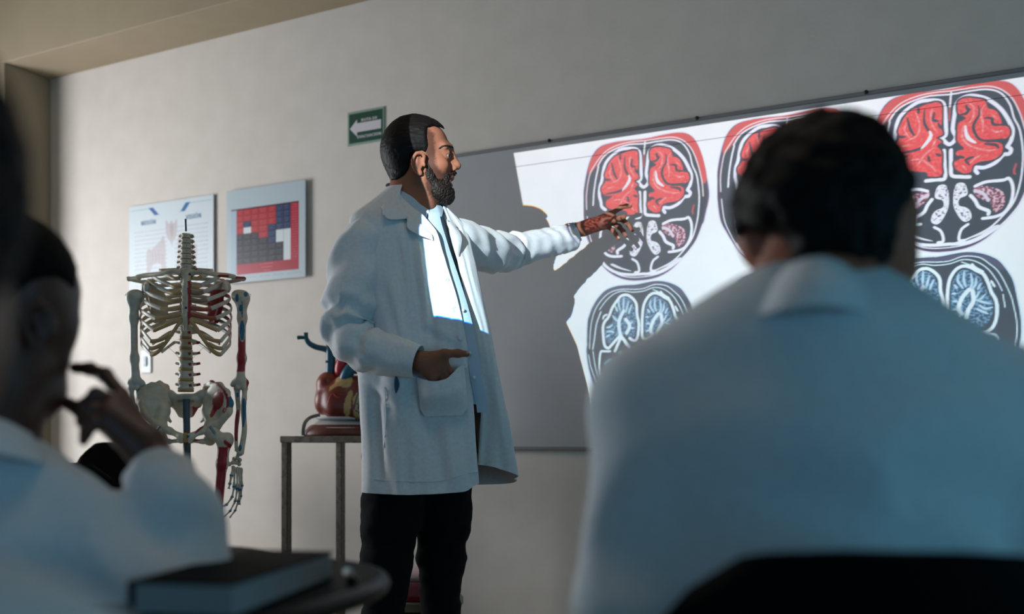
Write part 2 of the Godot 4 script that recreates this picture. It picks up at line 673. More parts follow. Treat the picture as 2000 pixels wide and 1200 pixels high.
func build_projector() -> void:
	var pj := thing("projector", "ceiling projector behind the class that throws the brain scans", "projector", LAMP)
	var shell := paint(Color(0.75, 0.75, 0.76), 0.4)
	var dark := paint(Color(0.02, 0.02, 0.02), 0.9)
	var k := THROW / LAMP.z
	var rise := 0.0091
	var sink := ((SHOW.position.y - LAMP.y) * k + 0.0007) * 0.5   # each chamber holds its lamp and, lower, its slide
	var slides := scan_slides()
	# case: walls round three chambers that are open to the front
	var st := new_st()
	var hh := rise * 1.5 + 0.012
	add_box(st, Vector3(-0.15, -hh - 0.03, -THROW), Vector3(-0.05, hh + 0.03, 0.2), 0.0)
	add_box(st, Vector3(0.05, -hh - 0.03, -THROW), Vector3(0.15, hh + 0.03, 0.2), 0.0)
	add_box(st, Vector3(-0.05, hh, -THROW), Vector3(0.05, hh + 0.03, 0.2), 0.0)
	add_box(st, Vector3(-0.05, -hh - 0.03, -THROW), Vector3(0.05, -hh, 0.2), 0.0)
	add_box(st, Vector3(-0.05, -hh, 0.05), Vector3(0.05, hh, 0.2), 0.0)
	part(pj, "case", done(st), shell)
	var baffles := new_st()
	for i in [-1.5, -0.5, 0.5, 1.5]:
		add_box(baffles, Vector3(-0.05, sink + i * rise - 0.0002, -THROW - 0.001), Vector3(0.05, sink + i * rise + 0.0002, 0.05))
	for s in [-1.0, 1.0]:
		add_box(baffles, Vector3(-0.05, sink + s * (rise * 1.5 + 0.009) - 0.009, -THROW + 0.0), Vector3(0.05, sink + s * (rise * 1.5 + 0.009) + 0.009, -THROW + 0.002))
	part(pj, "baffle", done(baffles), dark)
	part(pj, "ceiling_pole", tube_mesh([Vector3(0, hh + 0.03, 0.1), Vector3(0, 3.25 - LAMP.y, 0.1)], [0.02, 0.02], 16), shell)
	var tints := [Color(1, 0, 0), Color(0, 1, 0), Color(0, 0, 1)]
	var power := [32.0, 33.0, 33.5]
	for c in 3:
		var off := Vector3(0, (1 - c) * rise, 0)
		var l := AreaLight3D.new()
		l.name = "projector_lamp_light"
		l.area_size = Vector2(0.00002, 0.00002)
		l.light_color = tints[c]
		l.light_energy = power[c]
		l.area_range = 20.0
		l.area_attenuation = 2.0
		l.shadow_enabled = true
		add_child(l, true)
		l.position = LAMP + off
		# the slide: the same wall rectangle seen from this lamp
		var p0 := Vector3(SHOW.position.x, SHOW.position.y, 0) - (LAMP + off)
		var p1 := Vector3(SHOW.end.x, SHOW.end.y, 0) - (LAMP + off)
		p0 *= k
		p1 *= k
		var q := new_st()
		q.set_smooth_group(-1)
		var lo := p0 + off
		var hi := p1 + off
		quad(q, Vector3(lo.x, lo.y, -THROW), Vector3(lo.x, hi.y, -THROW), Vector3(hi.x, hi.y, -THROW), Vector3(hi.x, lo.y, -THROW))
		var m := paint(Color(0, 0, 0, 1), 1.0, 0.0, 0.0)
		m.transparency = BaseMaterial3D.TRANSPARENCY_ALPHA
		m.albedo_texture = slides[c]
		m.texture_repeat = false
		part(pj, "slide", done(q), m)
		# blades that close the chamber round the slide
		var fr := new_st()
		var y0 := sink + (0.5 - c) * rise
		var y1 := sink + (1.5 - c) * rise
		add_box(fr, Vector3(-0.05, y0, -THROW - 0.0003), Vector3(lo.x + 0.0001, y1, -THROW + 0.0003))
		add_box(fr, Vector3(hi.x - 0.0001, y0, -THROW - 0.0003), Vector3(0.05, y1, -THROW + 0.0003))
		if lo.y > y0: add_box(fr, Vector3(lo.x, y0, -THROW - 0.0003), Vector3(hi.x, lo.y + 0.0001, -THROW + 0.0003))
		if hi.y < y1: add_box(fr, Vector3(lo.x, hi.y - 0.0001, -THROW - 0.0003), Vector3(hi.x, y1, -THROW + 0.0003))
		part(pj, "shutter", done(fr), dark)

# ---------------------------------------------------------------- the projected picture
func pts_of(a: Array, off := Vector2.ZERO, mirror := 0.0) -> PackedVector2Array:
	var out := PackedVector2Array()
	for i in range(0, a.size(), 2):
		out.append(Vector2((mirror - a[i]) if mirror else float(a[i]), a[i + 1]) + off)
	return out

func smooth2(p: PackedVector2Array, closed: bool, n := 6) -> PackedVector2Array:
	var out := PackedVector2Array()
	var m := p.size()
	for i in (m if closed else m - 1):
		var a := p[(i - 1 + m) % m] if closed else p[maxi(i - 1, 0)]
		var b := p[i]
		var c := p[(i + 1) % m]
		var d := p[(i + 2) % m] if closed else p[mini(i + 2, m - 1)]
		for k in n: out.append(b.cubic_interpolate(c, a, d, float(k) / n))
	if not closed: out.append(p[m - 1])
	return out

func fill(im: Image, p: PackedVector2Array, c: Color) -> void:
	var y0 := 1e9
	var y1 := -1e9
	for q in p:
		y0 = minf(y0, q.y)
		y1 = maxf(y1, q.y)
	var m := p.size()
	for y in range(maxi(int(y0), 0), mini(int(y1) + 1, im.get_height())):
		var xs := []
		var yy := y + 0.5
		for i in m:
			var a := p[i]
			var b := p[(i + 1) % m]
			if (a.y <= yy) != (b.y <= yy): xs.append(a.x + (yy - a.y) / (b.y - a.y) * (b.x - a.x))
		xs.sort()
		for i in range(0, xs.size() - 1, 2):
			var x0 := maxi(int(round(xs[i])), 0)
			var x1 := mini(int(round(xs[i + 1])), im.get_width())
			if x1 > x0: im.fill_rect(Rect2i(x0, y, x1 - x0, 1), c)

func stroke(im: Image, p: PackedVector2Array, w: float, c: Color, taper := false) -> void:
	var m := p.size()
	for i in m:
		var r := w * 0.5
		if taper: r *= 0.35 + 0.65 * sin(PI * clampf(float(i) / (m - 1) * 0.9 + 0.05, 0, 1))
		var disc := PackedVector2Array()
		for k in 10: disc.append(p[i] + Vector2.from_angle(TAU * k / 10) * r)
		fill(im, disc, c)
		if i < m - 1:
			var n := (p[i + 1] - p[i]).orthogonal().normalized() * r
			fill(im, PackedVector2Array([p[i] + n, p[i + 1] + n, p[i + 1] - n, p[i] - n]), c)

func speckle(im: Image, box: Rect2i, from: Color, amount: float, seed_: int, others: Array) -> void:
	# mottles every pixel of one colour inside the box with the other colours
	var n := FastNoiseLite.new()
	n.seed = seed_
	n.frequency = 0.055
	n.fractal_octaves = 2
	for y in range(box.position.y, box.end.y):
		for x in range(box.position.x, box.end.x):
			var c := im.get_pixel(x, y)
			if absf(c.r - from.r) + absf(c.g - from.g) + absf(c.b - from.b) > 0.02: continue
			var v := n.get_noise_2d(x, y)
			if v > amount: im.set_pixel(x, y, others[0])
			elif v < -amount and others.size() > 1: im.set_pixel(x, y, others[1])

func draw_top(im: Image) -> void:
	var D := MRI_TOP
	var dark := Color8(14, 14, 28)
	var white := Color8(250, 246, 255)
	var red := Color8(248, 46, 34)
	var pink := Color8(250, 128, 124)
	var o := smooth2(pts_of(D.outline), true)
	stroke(im, o, 26, Color8(232, 226, 244))
	fill(im, o, dark)
	# scalp: purple at the sides, red over the top
	stroke(im, o, 13, Color8(92, 52, 84))
	stroke(im, o, 5, Color8(24, 26, 72))
	fill(im, smooth2(pts_of(D.scalp_red), true, 3), Color8(222, 58, 46))
	stroke(im, smooth2(pts_of(D.scalp_red), true, 3), 7, Color8(222, 58, 46))
	stroke(im, smooth2(pts_of(D.w1), false), 7, Color8(250, 225, 235))
	stroke(im, smooth2(pts_of(D.w2), false), 10, white)
	stroke(im, smooth2(pts_of(D.w2b), false), 9, white)
	stroke(im, smooth2(pts_of(D.w3), false), 6, white)
	stroke(im, smooth2(pts_of(D.wbot), false), 17, white)
	for key in ["memL", "memR"]: stroke(im, smooth2(pts_of(D[key]), false), 24, Color8(60, 56, 120))
	for key in ["memL", "memR"]: stroke(im, smooth2(pts_of(D[key]), false), 19, white)
	for key in ["midL", "midR"]: stroke(im, smooth2(pts_of(D[key]), false), 19, white)
	stroke(im, smooth2(pts_of(D.falx), false), 10, white)
	stroke(im, smooth2(pts_of(D.falxred), false), 9, Color8(196, 60, 56))
	for key in ["lobeL", "lobeR"]:
		var p := smooth2(pts_of(D[key]), true, 4)
		stroke(im, p, 18, Color8(44, 14, 30))
		fill(im, p, red)
	for c in MRI_PINKS: stroke(im, smooth2(pts_of(c), false), 10, pink, true)
	for c in MRI_CUTS: stroke(im, smooth2(pts_of(c), false), 14, Color8(40, 14, 28), true)
	for c in MRI_VENT: stroke(im, smooth2(pts_of(c), false), 19, Color8(248, 240, 246), true)
	speckle(im, Rect2i(80, 60, 640, 420), red, 0.3, 4, [Color8(250, 96, 84), Color8(222, 26, 24)])
	speckle(im, Rect2i(80, 60, 640, 420), pink, 0.32, 9, [Color8(254, 178, 176), Color8(248, 96, 90)])
	# below: skull base, cerebellum on both sides
	var mid: float = 2.0 * MRI_TOP.falx[0]
	for side in [0.0, mid]:
		var cer := smooth2(pts_of(D.cerR, Vector2.ZERO, side), true, 4)
		fill(im, cer, Color8(178, 70, 90))
		stroke(im, smooth2(pts_of(D.lowR, Vector2.ZERO, side), false), 16, white)
		stroke(im, smooth2(pts_of(D.spR2, Vector2.ZERO, side), false), 16, Color8(226, 214, 228))
		var core := smooth2(pts_of(D.coreR, Vector2.ZERO, side), true, 4)
		fill(im, core, Color8(240, 234, 245))
		stroke(im, core, 5, white)
		stroke(im, smooth2(pts_of(D.spR, Vector2.ZERO, side), false), 18, white)
		stroke(im, smooth2(pts_of(D.curlR, Vector2.ZERO, side), false), 14, white)
		var bone := smooth2(pts_of(D.boneR, Vector2.ZERO, side), true, 4)
		fill(im, bone, Color8(236, 232, 244))
	speckle(im, Rect2i(60, 480, 680, 240), Color8(178, 70, 90), 0.12, 21, [Color8(232, 186, 200), Color8(86, 36, 58)])
	speckle(im, Rect2i(60, 480, 680, 240), Color8(240, 234, 245), 0.3, 22, [Color8(250, 250, 255), Color8(70, 64, 88)])
	stroke(im, smooth2(pts_of(D.redmark), false), 10, Color8(196, 60, 56))

func draw_low(im: Image) -> void:
	var D := MRI_LOW
	var dark := Color8(14, 32, 46)
	var white := Color8(240, 250, 255)
	var brain := Color8(46, 92, 126)
	var o := smooth2(pts_of(D.outline), true)
	stroke(im, o, 22, Color8(222, 236, 246))
	fill(im, o, dark)
	fill(im, smooth2(pts_of(D.scalp), true, 3), Color8(74, 62, 92))
	stroke(im, o, 5, Color8(16, 44, 84))
	var foot := PackedVector2Array()
	for q in [[130, 520], [240, 510], [330, 560], [423, 580], [520, 560], [610, 510], [700, 520], [690, 680], [560, 780], [423, 800], [280, 780], [150, 690]]: foot.append(Vector2(q[0], q[1]))
	fill(im, smooth2(foot, true, 4), brain)
	for key in ["w1", "w2", "w2b", "w2c", "w2d", "w3", "w4"]: stroke(im, smooth2(pts_of(D[key]), false), 6 if key != "w2" else 8, Color8(226, 242, 252))
	fill(im, smooth2(pts_of(D.innerL), true, 4), brain)
	fill(im, smooth2(pts_of(D.innerR), true, 4), brain)
	speckle(im, Rect2i(60, 40, 660, 780), brain, 0.12, 31, [Color8(110, 156, 190), Color8(26, 50, 74)])
	for c in MRI_BRANCH:
		stroke(im, smooth2(pts_of(c), false), 16, Color8(128, 170, 200), true)
		stroke(im, smooth2(pts_of(c), false), 9, Color8(206, 228, 242), true)
	for key in ["trunkL", "trunkL2", "trunkR", "trunkR2"]: stroke(im, smooth2(pts_of(D[key]), false), 21, Color8(232, 244, 252))
	for key in ["memL", "memL2", "memR"]: stroke(im, smooth2(pts_of(D[key]), false), 17, white)
	for key in ["stub", "knob", "kn2"]: stroke(im, smooth2(pts_of(D[key]), false), 11, white)
	for key in ["stemL", "stemR", "stemc"]: stroke(im, smooth2(pts_of(D[key]), false), 19, white)
	for key in ["low", "low2"]: stroke(im, smooth2(pts_of(D[key]), false), 13, white)
	for key in ["lows", "lows2"]: stroke(im, smooth2(pts_of(D[key]), false), 18, Color8(120, 166, 196))

func scan_slides() -> Array:
	var S := 1600.0
	var paper := Color8(250, 250, 252)
	var tiles := []
	for i in 2:
		var t := Image.create(846, 880, false, Image.FORMAT_RGBA8)
		t.fill(Color(paper, 0))
		if i == 0: draw_top(t)
		else: draw_low(t)
		t.shrink_x2()
		tiles.append(t)
	var w := 1776
	var h := 928
	var sheet := Image.create(w, h, false, Image.FORMAT_RGBA8)
	sheet.fill(paper)
	for c in 3:
		for r in 2:
			var x := (-1.5154 + 0.5225 * c - SHOW.position.x) * 800.0
			var y: float = (SHOW.end.y - [2.007, 1.462][r] - 0.008 * c) * 800.0
			sheet.blend_rect(tiles[r], Rect2i(0, 0, tiles[r].get_width(), tiles[r].get_height() if r == 0 else 424), Vector2i(int(x), int(y)))
	# what each lamp lets through; the picture leans in a little towards its foot
	var data := sheet.get_data()
	var planes := []
	for c in 3:
		var a := PackedByteArray()
		a.resize(w * h * 4)
		planes.append(a)
	var table := []
	var sides := [0.93, 1.0, 1.0]
	for ch in 3:
		var row := PackedByteArray()
		for v in 256:
			var l := pow(v / 255.0, 2.2)
			row.append(255 - int(clampf(0.012 + 0.985 * l, 0, 1) * 255.0))
		table.append(row)
	for y in h:
		var wy := SHOW.end.y - (y + 0.5) / 800.0
		var open := wy > 0.955 and wy < 2.014
		var x0 := int((-1.818 + (2.014 - wy) * 0.1985 - SHOW.position.x) * 800.0)
		var x1 := int((0.345 - (2.014 - wy) * 0.1985 - SHOW.position.x) * 800.0)
		# cooler towards the foot of the picture
		var f := clampf((2.0 - wy) / 1.05, 0, 1)
		var gain := [1.0 - 0.20 * f, 1.0 - 0.02 * f, 1.0]
		for x in w:
			var i := (y * w + x) * 4
			if not open or x < x0 or x > x1:
				for c in 3: planes[c][i + 3] = 255
			else:
				for c in 3: planes[c][i + 3] = 255 - int((255 - table[c][data[i + c]]) * gain[c])
	var out := []
	for c in 3:
		out.append(ImageTexture.create_from_image(Image.create_from_data(w, h, false, Image.FORMAT_RGBA8, planes[c])))
	return out

# ---------------------------------------------------------------- lettering on a surface
func letters(parent: Node3D, called: String, words: String, centre: Vector3, w: float, h: float, mat: Material, bold := true) -> void:
	var t := text_mesh(words, 0.05, 0.0012, bold)
	var box := t.get_aabb()
	var o := part(parent, called, t, mat)
	var sx := w / box.size.x
	var sy := h / box.size.y
	o.scale = Vector3(sx, sy, 1)
	o.position = centre - Vector3(box.get_center().x * sx, box.get_center().y * sy, 0)

func build_sign() -> void:
	var s := thing("evacuation_sign", "dark green sign with a white arrow pointing left and lettering, high on the wall", "sign", Vector3(-2.541, 2.228, 0))
	var w := 0.096
	var h := 0.0725
	part(s, "backing", box_mesh(Vector3(-w, -h, 0), Vector3(w, h, 0.006), 0.001), paint(Color8(134, 158, 146), 0.5))
	part(s, "green_field", box_mesh(Vector3(-w + 0.009, -h + 0.008, 0.0058), Vector3(w - 0.007, h - 0.009, 0.0068)), paint(Color8(2, 66, 48), 0.45))
	var white := paint(Color8(205, 200, 205), 0.5)
	var a := PackedVector2Array()
	for p in [[0.075, 0.0], [0.27, 0.255], [0.27, 0.14], [0.925, 0.14], [0.925, -0.125], [0.27, -0.125], [0.27, -0.255]]:
		a.append(Vector2((p[0] - 0.5) * w * 2, p[1] * h * 2 - 0.001))
	part(s, "arrow", plate_mesh(a, 0.001, Transform3D(Basis.IDENTITY, Vector3(0, 0, 0.0067))), white)
	letters(s, "lettering", "RUTA DE", Vector3(0.02, 0.0300, 0.0070), 0.082, 0.0120, white)
	letters(s, "lettering", "EVACUACION", Vector3(0.02, -0.0405, 0.0070), 0.124, 0.0120, white)

# ---------------------------------------------------------------- the two wall posters
func dashes(im: Image, r: RandomNumberGenerator, x0: int, x1: int, y: int, thick: int, c: Color, gap := 3) -> void:
	var x := x0
	while x < x1 - 4:
		var n := mini(r.randi_range(7, 26), x1 - x)
		var k := x
		while k < x + n - 1:
			var hgt := thick - r.randi_range(0, 1)
			im.fill_rect(Rect2i(k, y + thick - hgt, 2, hgt), c.lerp(Color.WHITE, r.randf() * 0.25))
			k += 3
		x += n + gap + 2

func poster_mission() -> Image:
	var W := 900
	var H := 690
	var im := Image.create(W, H, false, Image.FORMAT_RGBA8)
	im.fill(Color8(200, 209, 215))
	var r := RandomNumberGenerator.new()
	r.seed = 11
	# a pale brown crest behind the words: a crenellated tower over two standing beasts
	var ghost := Color8(184, 176, 180)
	var ghost2 := Color8(170, 158, 164)
	fill(im, PackedVector2Array([Vector2(400, 150), Vector2(420, 150), Vector2(424, 172), Vector2(448, 172), Vector2(452, 156), Vector2(474, 156), Vector2(478, 174), Vector2(500, 176), Vector2(506, 150), Vector2(526, 152), Vector2(522, 250), Vector2(500, 300), Vector2(476, 322), Vector2(470, 360), Vector2(456, 320), Vector2(430, 296), Vector2(404, 250)]), ghost)
	fill(im, smooth2(PackedVector2Array([Vector2(448, 186), Vector2(478, 186), Vector2(486, 230), Vector2(470, 290), Vector2(452, 250)]), true), ghost2)
	for side in 2:
		var p := PackedVector2Array()
		for q in [[376, 262], [344, 300], [300, 330], [250, 360], [206, 356], [190, 420], [196, 520], [186, 640], [214, 640], [232, 560], [252, 500], [300, 470], [352, 490], [366, 560], [396, 640], [418, 640], [408, 540], [400, 440], [398, 350]]:
			p.append(Vector2(q[0] if side == 0 else 926 - q[0], q[1]))
		fill(im, smooth2(p, true, 4), ghost)
		for k in 4:
			var q := PackedVector2Array([Vector2(250 + k * 36, 380 + k * 8), Vector2(262 + k * 36, 430), Vector2(248 + k * 40, 470)])
			if side == 1:
				for i in 3: q[i].x = 926 - q[i].x
			stroke(im, smooth2(q, false), 9, ghost2)
	im.resize(W / 4, H / 4, Image.INTERPOLATE_BILINEAR)
	im.resize(W, H, Image.INTERPOLATE_CUBIC)
	for k in 14:
		var y := 208 + k * 33
		dashes(im, r, 64, 420 - (60 if k == 13 else 0), y, 9, Color8(158, 152, 166))
		dashes(im, r, 500, 846 - (90 if k == 13 else 0), y - 4, 9, Color8(152, 146, 160))
	var teal := Color8(122, 170, 180)
	im.fill_rect(Rect2i(14, 34, 240, 4), teal)
	im.fill_rect(Rect2i(650, 34, 236, 4), teal)
	fill(im, PackedVector2Array([Vector2(214, 30), Vector2(262, 30), Vector2(330, 94), Vector2(282, 94)]), Color8(46, 92, 156))
	fill(im, PackedVector2Array([Vector2(614, 30), Vector2(662, 30), Vector2(606, 94), Vector2(558, 94)]), Color8(22, 96, 152))
	im.fill_rect(Rect2i(300, 92, 44, 3), teal)
	im.fill_rect(Rect2i(536, 92, 40, 3), teal)
	return im

func poster_chart() -> Image:
	var W := 744
	var H := 692
	var im := Image.create(W, H, false, Image.FORMAT_RGBA8)
	im.fill(Color8(176, 189, 196))
	var r := RandomNumberGenerator.new()
	r.seed = 23
	var red := Color8(172, 20, 34)
	var crimson := Color8(166, 16, 44)
	var dusk := Color8(30, 26, 44)
	var navy := Color8(10, 36, 82)
	var pale := Color8(206, 214, 218)
	var edges := [97, 163, 239, 310, 398, 474, 544, 611]
	var runs := [[[4, red], [5, dusk]], [[2, red], [1, navy], [1, pale], [5, dusk]], [[4, red], [5, dusk]], [[5, red], [4, dusk]], [[3, red], [3, navy], [3, dusk]], [[4, navy], [2, pale], [3, dusk]], [[4, navy], [5, pale]]]
	var top := 152.0
	var rh := 45.3
	im.fill_rect(Rect2i(44, 146, 53, 486), Color8(166, 184, 198))
	for k in 40: dashes(im, r, 54, 88, 160 + k * 11, 4, Color8(146, 164, 182))
	for c in 7:
		var row := 0
		for run in runs[c]:
			im.fill_rect(Rect2i(edges[c], int(top + row * rh), edges[c + 1] - edges[c] + 1, int(rh * run[0]) + 1), run[1])
			for k in run[0]:
				if run[1] == pale: continue
				var y := int(top + (row + k) * rh)
				im.fill_rect(Rect2i(edges[c], y, edges[c + 1] - edges[c], 2), run[1].darkened(0.4))
				dashes(im, r, edges[c] + 10, edges[c + 1] - 10, y + 9, 5, run[1].lightened(0.34))
				dashes(im, r, edges[c] + 12, edges[c + 1] - 14, y + 22, 5, run[1].lightened(0.28))
				dashes(im, r, edges[c] + 16, edges[c + 1] - 20, y + 33, 4, run[1].lightened(0.22))
			row += run[0]
		im.fill_rect(Rect2i(edges[c], int(top), 2, int(rh * 9)), Color8(60, 16, 36))
	im.fill_rect(Rect2i(611, 146, 76, 490), crimson)
	for k in 24: dashes(im, r, 626, 676, 160 + k * 18, 6, Color8(226, 86, 112))
	im.fill_rect(Rect2i(97, int(top + rh * 9), 590, 76), crimson)
	for k in 3: dashes(im, r, 320 + k * 16, 452 - k * 14, 568 + k * 24, 6, Color8(228, 96, 116))
	im.fill_rect(Rect2i(44, 144, 643, 8), Color8(46, 18, 30))
	for k in 5: dashes(im, r, 70 + k * 128, 160 + k * 128 + (40 if k == 4 else 0), 654, 8, Color8(128, 136, 146))
	return im

func poster_material(im: Image) -> StandardMaterial3D:
	im.generate_mipmaps()
	var m := paint(Color.WHITE, 0.35, 0.0, 0.4)
	m.albedo_texture = ImageTexture.create_from_image(im)
	m.texture_repeat = false
	return m

func poster(called: String, label: String, where: Vector3, w: float, h: float, off: float, im: Image) -> Node3D:
	var p := thing(called, label, "poster", where)
	part(p, "panel", box_mesh(Vector3(-w / 2, -h / 2, off - 0.006), Vector3(w / 2, h / 2, off), 0.0015), paint(Color8(196, 203, 208), 0.4))
	var q := new_st()
	q.set_smooth_group(-1)
	var z := off + 0.0006
	quad(q, Vector3(-w / 2 + 0.002, -h / 2 + 0.002, z), Vector3(-w / 2 + 0.002, h / 2 - 0.002, z), Vector3(w / 2 - 0.002, h / 2 - 0.002, z), Vector3(w / 2 - 0.002, -h / 2 + 0.002, z))
	part(p, "print", done(q), poster_material(im))
	for sx in [-1, 1]:
		for sy in [-1, 1]:
			part(p, "spacer", box_mesh(Vector3(sx * (w / 2 - 0.03) - 0.008, sy * (h / 2 - 0.03) - 0.008, 0), Vector3(sx * (w / 2 - 0.03) + 0.008, sy * (h / 2 - 0.03) + 0.008, off - 0.005)), paint(Color8(150, 154, 158), 0.5))
	return p

func build_posters() -> void:
	var p := poster("poster", "white poster with blue slanted corner marks and two grey columns of text, behind the skeleton", Vector3(-3.69, 1.818, 0), 0.562, 0.432, 0.012, poster_mission())
	var ink := paint(Color8(52, 96, 140), 0.6)
	letters(p, "lettering", "MISIÓN", Vector3(-0.146, 0.128, 0.0125), 0.098, 0.027, ink)
	letters(p, "lettering", "VISIÓN", Vector3(0.152, 0.128, 0.0125), 0.098, 0.027, ink)
	poster("poster", "pale grey poster with a red and navy block chart, right of the skeleton", Vector3(-3.089, 1.8185, 0), 0.466, 0.433, 0.02, poster_chart())

# curves of the projected pictures, in tile pixels of 1/1600 m (x, y, x, y, ...)
var MRI_TOP := {
	"outline": [4,375,2,341,11,264,32,163,62,85,113,36,200,22,309,24,398,28,503,21,598,20,653,36,700,78,733,160,762,270,780,370,779,426,762,498,746,562,716,632,683,687,632,740,555,808,468,847,362,857,273,845,191,807,136,758,99,703,62,640,27,568,10,462],
	"scalp_red": [34,180,53,101,113,36,200,20,309,22,398,25,503,18,598,17,662,34,708,83,746,174,771,295,754,326,729,233,700,155,670,94,623,59,555,39,468,35,362,35,273,36,182,58,113,108,62,166],
	"w1": [21,403,19,325,27,257,42,190,71,142,113,91,165,54,236,34,318,28,398,33,503,32,572,37,628,61,678,112,712,186,735,266,748,333,753,403],
	"w2": [64,382,69,305,82,221,99,150],
	"w2b": [95,145,136,92,200,60,291,43,398,50,485,47,568,52,628,80,670,143,689,216,715,280,729,388,727,470,716,550,689,638,640,703,572,764,477,806,398,829],
	"w3": [752,562,718,645,683,695,632,748,555,804,468,836,353,844,264,832,191,796,122,731,76,650,42,569,25,447],
	"wbot": [113,713,145,759,209,802,291,823,398,827,468,826,546,799,615,755],
	"memL": [145,418,121,397,115,366,105,326,108,275,121,238,132,175,151,128,193,91,241,66,295,65,340,75,364,99,371,159,373,255,353,267,389,309,421,278,406,234,413,168,421,111,443,82,487,71,539,86,582,113,632,165,666,227,683,276,677,325,659,356],
	"memR": [659,356,676,374,667,394,640,396,606,430,555,449,507,444,522,474],
	"falx": [398,42,394,90,392,119],
	"falxred": [392,119,391,149,390,186],
	"midL": [364,337,367,415,368,482,326,484,277,485],
	"midR": [398,339,398,418,401,470,442,483,485,489],
	"lobeL": [200,105,246,93,291,82,335,82,353,103,355,161,351,219,359,252,328,265,353,291,331,309,353,346,353,413,351,465,291,463,277,440,200,424,154,402,150,366,191,340,145,332,120,304,120,278,148,239,140,203,165,147],
	"lobeR": [435,89,468,79,511,89,557,108,570,147,608,168,632,221,632,245,662,257,671,293,649,315,591,316,556,322,616,329,638,353,629,393,589,415,539,417,503,431,491,463,459,468,420,439,413,403,442,389,420,362,433,346,459,341,428,296,427,254,433,204,468,185,433,154,428,112],
	"lowR": [511,540,546,527,574,523,640,524,667,519,684,564,679,629,650,684,608,705,546,709],
	"lowL": [134,600,165,547,200,485,273,485,326,498,343,506],
	"cerR": [503,546,546,542,589,554,636,579,650,622,636,666,599,683,585,637,555,621,511,584],
	"coreL": [360,523,390,514,398,569,384,610,373,659,326,714,286,685,309,662,344,640,353,607,340,572],
	"coreR": [420,527,459,521,473,576,437,594,433,631,468,647,487,669,490,703,461,715,433,681,411,620],
	"spR": [490,586,511,613,529,648,572,673,572,689],
	"spR2": [511,563,546,579,572,619],
	"curlL": [288,719,319,760,332,807],
	"curlR": [478,732,446,757,435,807,461,813],
	"boneR": [485,802,546,778,602,750,619,755,580,777,511,800],
	"boneL": [165,692,217,692,223,731,191,741,186,770,218,798,182,783,165,735],
	"redmark": [698,450,689,482,693,499],
}
var MRI_LOW := {
	"outline": [25,354,30,225,43,179,63,132,100,80,151,37,230,17,336,18,406,10,461,5,516,12,571,31,618,62,655,113,682,167,699,248,715,346,718,436,701,532,665,628,611,698,530,749,420,771,308,766,208,745,136,703,100,662,63,587,36,498,24,416],
	"scalp": [45,179,65,132,101,81,152,37,230,17,336,18,406,10,461,5,516,12,571,31,618,62,645,103,625,101,571,59,516,32,455,21,392,35,336,37,237,36,165,54,107,98,71,146],
	"w1": [40,386,46,274,61,193,87,134,131,82,181,49,251,37,336,43,392,41,458,23,530,35,578,72,615,110,646,168,675,241,686,286,701,371,701,448,682,538,645,621],
	"w2": [62,390,74,316,87,235,115,166],
	"w2b": [106,150,151,97,201,61,258,48,322,59,392,56,455,40,516,55,571,98,611,159,635,212],
	"w2c": [639,232,649,297],
	"w2d": [448,52,503,77],
	"w3": [34,423,49,498,82,580,113,642],
	"w4": [63,404,77,492,100,561,120,588],
	"memL": [165,389,141,374,131,319,129,258,141,225,165,199,188,147,217,107,244,78,280,72,315,92,343,131,348,196,359,250,354,316,343,348,323,349,301,334],
	"memL2": [165,389,188,367,217,336,241,314],
	"stub": [129,207,136,191,154,184],
	"memR": [437,333,406,346,382,330,380,244,384,178,394,131,421,89,456,73,490,83,518,102,550,123,572,170,586,216,606,256,613,309,605,367,584,405,544,423,503,408,482,387],
	"knob": [497,67,513,86,547,108],
	"kn2": [586,161,601,188],
	"trunkL": [262,168,233,230,238,297,255,334],
	"trunkL2": [276,219,301,260,281,302],
	"trunkR": [482,197,448,241,434,293,448,320],
	"trunkR2": [499,205,503,257,482,296,468,341],
	"stemL": [246,324,230,357,208,409],
	"stemR": [260,335,280,366,302,393],
	"stemc": [244,317,273,352],
	"low": [120,588,106,500,113,412,140,407,176,408],
	"low2": [605,601,625,517,611,445,584,431,550,430],
	"lows": [147,481,180,462,223,477,244,417],
	"lows2": [172,509,201,483],
	"innerL": [187,227,208,155,244,96,280,85,315,114,336,175,343,249,336,315,308,327,230,310,172,361,147,333,144,265],
	"innerR": [396,291,399,186,413,134,448,93,489,99,530,134,557,188,591,262,594,314,564,378,516,389,448,333,413,332],
}
var MRI_CUTS := [[442,163,470,159,487,138], [527,131,530,175,511,207,503,242,522,290,556,312,640,316], [555,196,587,204,595,234,633,243], [556,329,606,341,619,359], [468,117,478,147], [433,376,459,387], [485,427,468,400,503,388], [271,112,269,175,283,211,292,225], [186,141,200,201,220,239], [239,95,242,125], [319,131,312,170,337,180], [145,324,227,317,268,302], [143,235,175,240], [287,355,295,386], [335,192,349,219], [326,351,350,362]]
var MRI_PINKS := [[468,100,503,130,503,180,485,211], [555,128,537,167,546,218,546,268], [589,257,606,275,640,271], [459,207,450,273,485,327,555,360,606,366], [537,383,511,397,485,419], [589,182,615,210], [450,424,468,450], [227,119,246,181,236,239,191,259], [309,104,300,154,309,197,326,233], [182,164,173,206,200,252], [154,289,200,286], [191,370,246,368,300,407,326,444], [318,316,273,345,236,401], [326,275,309,307]]
var MRI_VENT := [[295,228,301,251,286,279,256,311], [465,223,470,267,484,294,513,317]]
